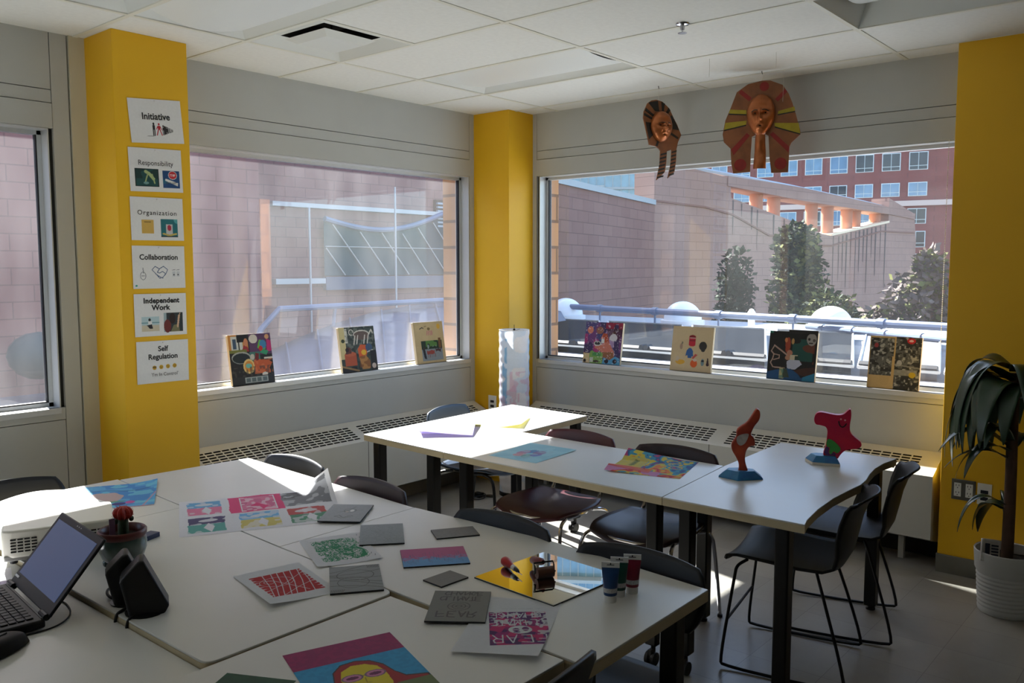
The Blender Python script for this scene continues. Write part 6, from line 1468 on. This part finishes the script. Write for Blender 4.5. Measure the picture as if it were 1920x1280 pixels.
# --- six posters down the left pillar
M_ink = mat('black printing ink', rgb(22, 22, 24), .6); M_inkb = mat('blue line ink', rgb(70, 92, 128), .6)
POS = rgb(222, 222, 222)
def poster(label, zc, xc, rot, nx, paintfn, lines, bow=.004):
    t = thing('poster', label, 'poster', (xc, 4.2435, zc), 0, None); t.rotation_euler = (0, R(-rot), 0)
    a = Art(.279, .216, nx, POS); paintfn(a)
    F_ = Matrix.Rotation(PI / 2, 4, 'X')
    o = a.mesh('paper', PM, height=lambda u, v: .0012 + 0 * u, parent=t); o.matrix_local = F_
    for (txt, size, x, y, kw) in lines:
        l_ = letters(txt, size, M_ink, parent=t, place=F_ @ Matrix.Translation((x, y, .0020)), **kw)
    b = MB(); b.sphere((0, -.004, .100), .004, M_wht, 8, 6, sc=(1, .6, 1)); b.build('pin', t)
    return t
def p1(a):
    d, r_ = rgb(36, 32, 34), rgb(176, 26, 40)
    def man(x, y, s_, c, st=0):
        a.ell(x, y + .155 * s_, .018 * s_, .028 * s_, c); a.rect(x - .020 * s_, y + .03 * s_, x + .020 * s_, y + .125 * s_, c)
        a.line([(x - .01 * s_, y + .05 * s_), (x - (.012 + st) * s_, y - .09 * s_)], .010 * s_, c); a.line([(x + .01 * s_, y + .05 * s_), (x + (.012 + st) * s_, y - .09 * s_)], .010 * s_, c)
        if st: a.line([(x - .02 * s_, y + .11 * s_), (x - .05 * s_, y + .04 * s_)], .008 * s_, c); a.line([(x + .02 * s_, y + .11 * s_), (x + .05 * s_, y + .03 * s_)], .008 * s_, c)
    for k_ in range(9): man(.62 + k_ * .022, .27 + .002 * k_, .8 - k_ * .07, d)
    man(.54, .28, 1.0, r_, .035); man(.44, .27, 1.1, d); a.line([(.30, .155), (.46, .165)], .006, rgb(150, 150, 150))
poster('Initiative poster with tiny figures in a row, topmost of six on the left pillar', 2.383, 2.211, 4.5, 150, p1, [('Initiative', .046, 0, .022, dict(bold=.0011, xs=.95))])
def p2(a):
    a.rect(.10, .12, .54, .53, rgb(16, 30, 30)); a.rect(.115, .135, .525, .515, rgb(28, 74, 74)); a.blot(.115, .3, .525, .515, rgb(20, 44, 44), 12, .5, .8); a.line([(.30, .46), (.36, .42), (.44, .30)], .028, rgb(170, 184, 130)); a.line([(.34, .42), (.29, .24)], .012, rgb(160, 176, 120)); a.line([(.42, .40), (.46, .2)], .012, rgb(160, 176, 120)); a.ell(.30, .20, .05, .03, rgb(110, 150, 150))
    a.rect(.62, .10, .94, .50, rgb(28, 70, 120)); a.blot(.62, .1, .94, .3, rgb(40, 110, 130), 10, .5, .6); a.ell(.81, .40, .085, .10, rgb(214, 214, 214)); a.ell(.81, .40, .075, .088, rgb(196, 40, 48)); a.text('STOP', .755, .375, .019, .05, .0035, rgb(235, 225, 225), gap=.5); a.poly([(.66, .27), (.67, .32), (.91, .22), (.90, .15)], rgb(214, 214, 210)); a.text('EXCUSES', .685, .2, .02, .035, .003, rgb(60, 60, 60), gap=.4)
poster('Responsibility poster with a green picture and a stop sign picture', 2.138, 2.201, 1.8, 150, p2, [('Responsibility', .036, 0, .034, dict(xs=.93))])
def p3(a):
    a.rect(.20, .16, .42, .48, rgb(206, 168, 84)); a.line([(.25, .43), (.37, .43)], .006, rgb(96, 80, 50)); a.rect(.56, .08, .88, .50, rgb(34, 110, 118)); a.blot(.56, .25, .88, .5, rgb(96, 176, 180), 8, .55, .7); a.rect(.66, .14, .78, .38, rgb(190, 190, 190)); a.ell(.72, .30, .04, .07, rgb(176, 46, 70)); a.line([(.60, .16), (.72, .12), (.85, .16)], .016, rgb(190, 170, 90)); a.rect(.56, .08, .88, .11, rgb(20, 40, 40))
poster('Organization poster with a yellow note and a teal picture', 1.893, 2.199, .6, 150, p3, [('Organization', .033, 0, .030, dict(spacing=1.2, xs=1.0, bold=.0002))])
def p4(a):
    g, bl = rgb(110, 114, 120), rgb(72, 92, 128)
    a.line([(.19, .48), (.20, .36)], .006, g); a.line(curve(lambda s_: (.19 + .05 * math.cos(s_ * 6.3), .30 + .09 * math.sin(s_ * 6.3))), .005, g); a.line([(.16, .30), (.22, .30)], .004, g)
    a.line([(.36, .44), (.42, .52), (.50, .46), (.58, .52), (.66, .44)], .007, bl); a.line([(.36, .44), (.42, .36), (.50, .24), (.56, .26), (.62, .34), (.66, .44)], .007, bl); a.line([(.50, .46), (.46, .38), (.50, .36), (.56, .40), (.62, .34)], .007, bl)
    for k_ in range(4): a.line([(.42 + k_ * .035, .35 - k_ * .03), (.46 + k_ * .035, .30 - k_ * .02)], .006, bl)
    for x in (.78, .86): a.rect(x - .03, .28, x + .03, .40, rgb(196, 200, 204)); a.ell(x, .32, .012, .018, rgb(40, 40, 44)); a.line([(x - .03, .43), (x + .03, .44)], .005, g)
    a.ell(.06, .07, .022, .022, rgb(40, 150, 130))
poster('Collaboration poster with a line drawing of a handshake', 1.649, 2.199, .2, 170, p4, [('Collaboration', .0375, 0, .050, dict(bold=.0009, xs=.98))])
def p5_(a):
    a.rect(.13, .12, .46, .46, rgb(176, 200, 206)); a.rect(.13, .12, .46, .26, rgb(200, 190, 168)); a.line([(.13, .32), (.46, .32)], .008, rgb(110, 150, 160)); a.ell(.28, .39, .025, .035, rgb(40, 40, 44)); a.rect(.25, .28, .32, .36, rgb(222, 222, 222)); a.poly([(.22, .26), (.32, .28), (.34, .18), (.28, .18)], rgb(36, 32, 36))
    a.rect(.55, .08, .92, .54, rgb(44, 54, 58)); a.rect(.55, .08, .60, .54, rgb(150, 170, 176)); a.ell(.62, .22, .07, .16, rgb(110, 44, 40)); a.ell(.72, .40, .06, .13, rgb(40, 26, 24)); a.poly([(.68, .08), (.74, .24), (.84, .26), (.86, .08)], rgb(120, 116, 84)); a.line([(.82, .20), (.85, .46)], .018, rgb(206, 170, 140)); a.line([(.85, .46), (.87, .52)], .008, rgb(206, 170, 140))
poster('Independent Work poster with two small photos', 1.406, 2.199, 0, 150, p5_, [('Independent', .037, .005, .072, dict(bold=.0014, xs=1.0, spacing=1.03)), ('Work', .037, .0, .036, dict(bold=.0014, xs=1.05))])
def p6(a):
    for k_, x in enumerate((.33, .46, .59, .72)):
        y = .365 + .006 * k_; a.ell(x, y, .040, .052, rgb(196, 156, 40)); a.ell(x - .014, y + .012, .007, .009, rgb(70, 50, 16)); a.ell(x + .014, y + .012, .007, .009, rgb(70, 50, 16)); a.line([(x - .015, y - .015), (x, y - .02), (x + .015, y - .015)], .004, rgb(80, 50, 20))
    a.rect(.295, .368, .365, .388, rgb(34, 30, 30))
poster('Self Regulation poster with four small yellow faces, lowest of six on the left pillar', 1.164, 2.202, -.4, 170, p6, [('Self', .0375, 0, .066, dict(bold=.0010)), ('Regulation', .0375, 0, .026, dict(bold=.0010)), ("'I'm In Control'", .025, .008, -.066, dict(xs=.95))])
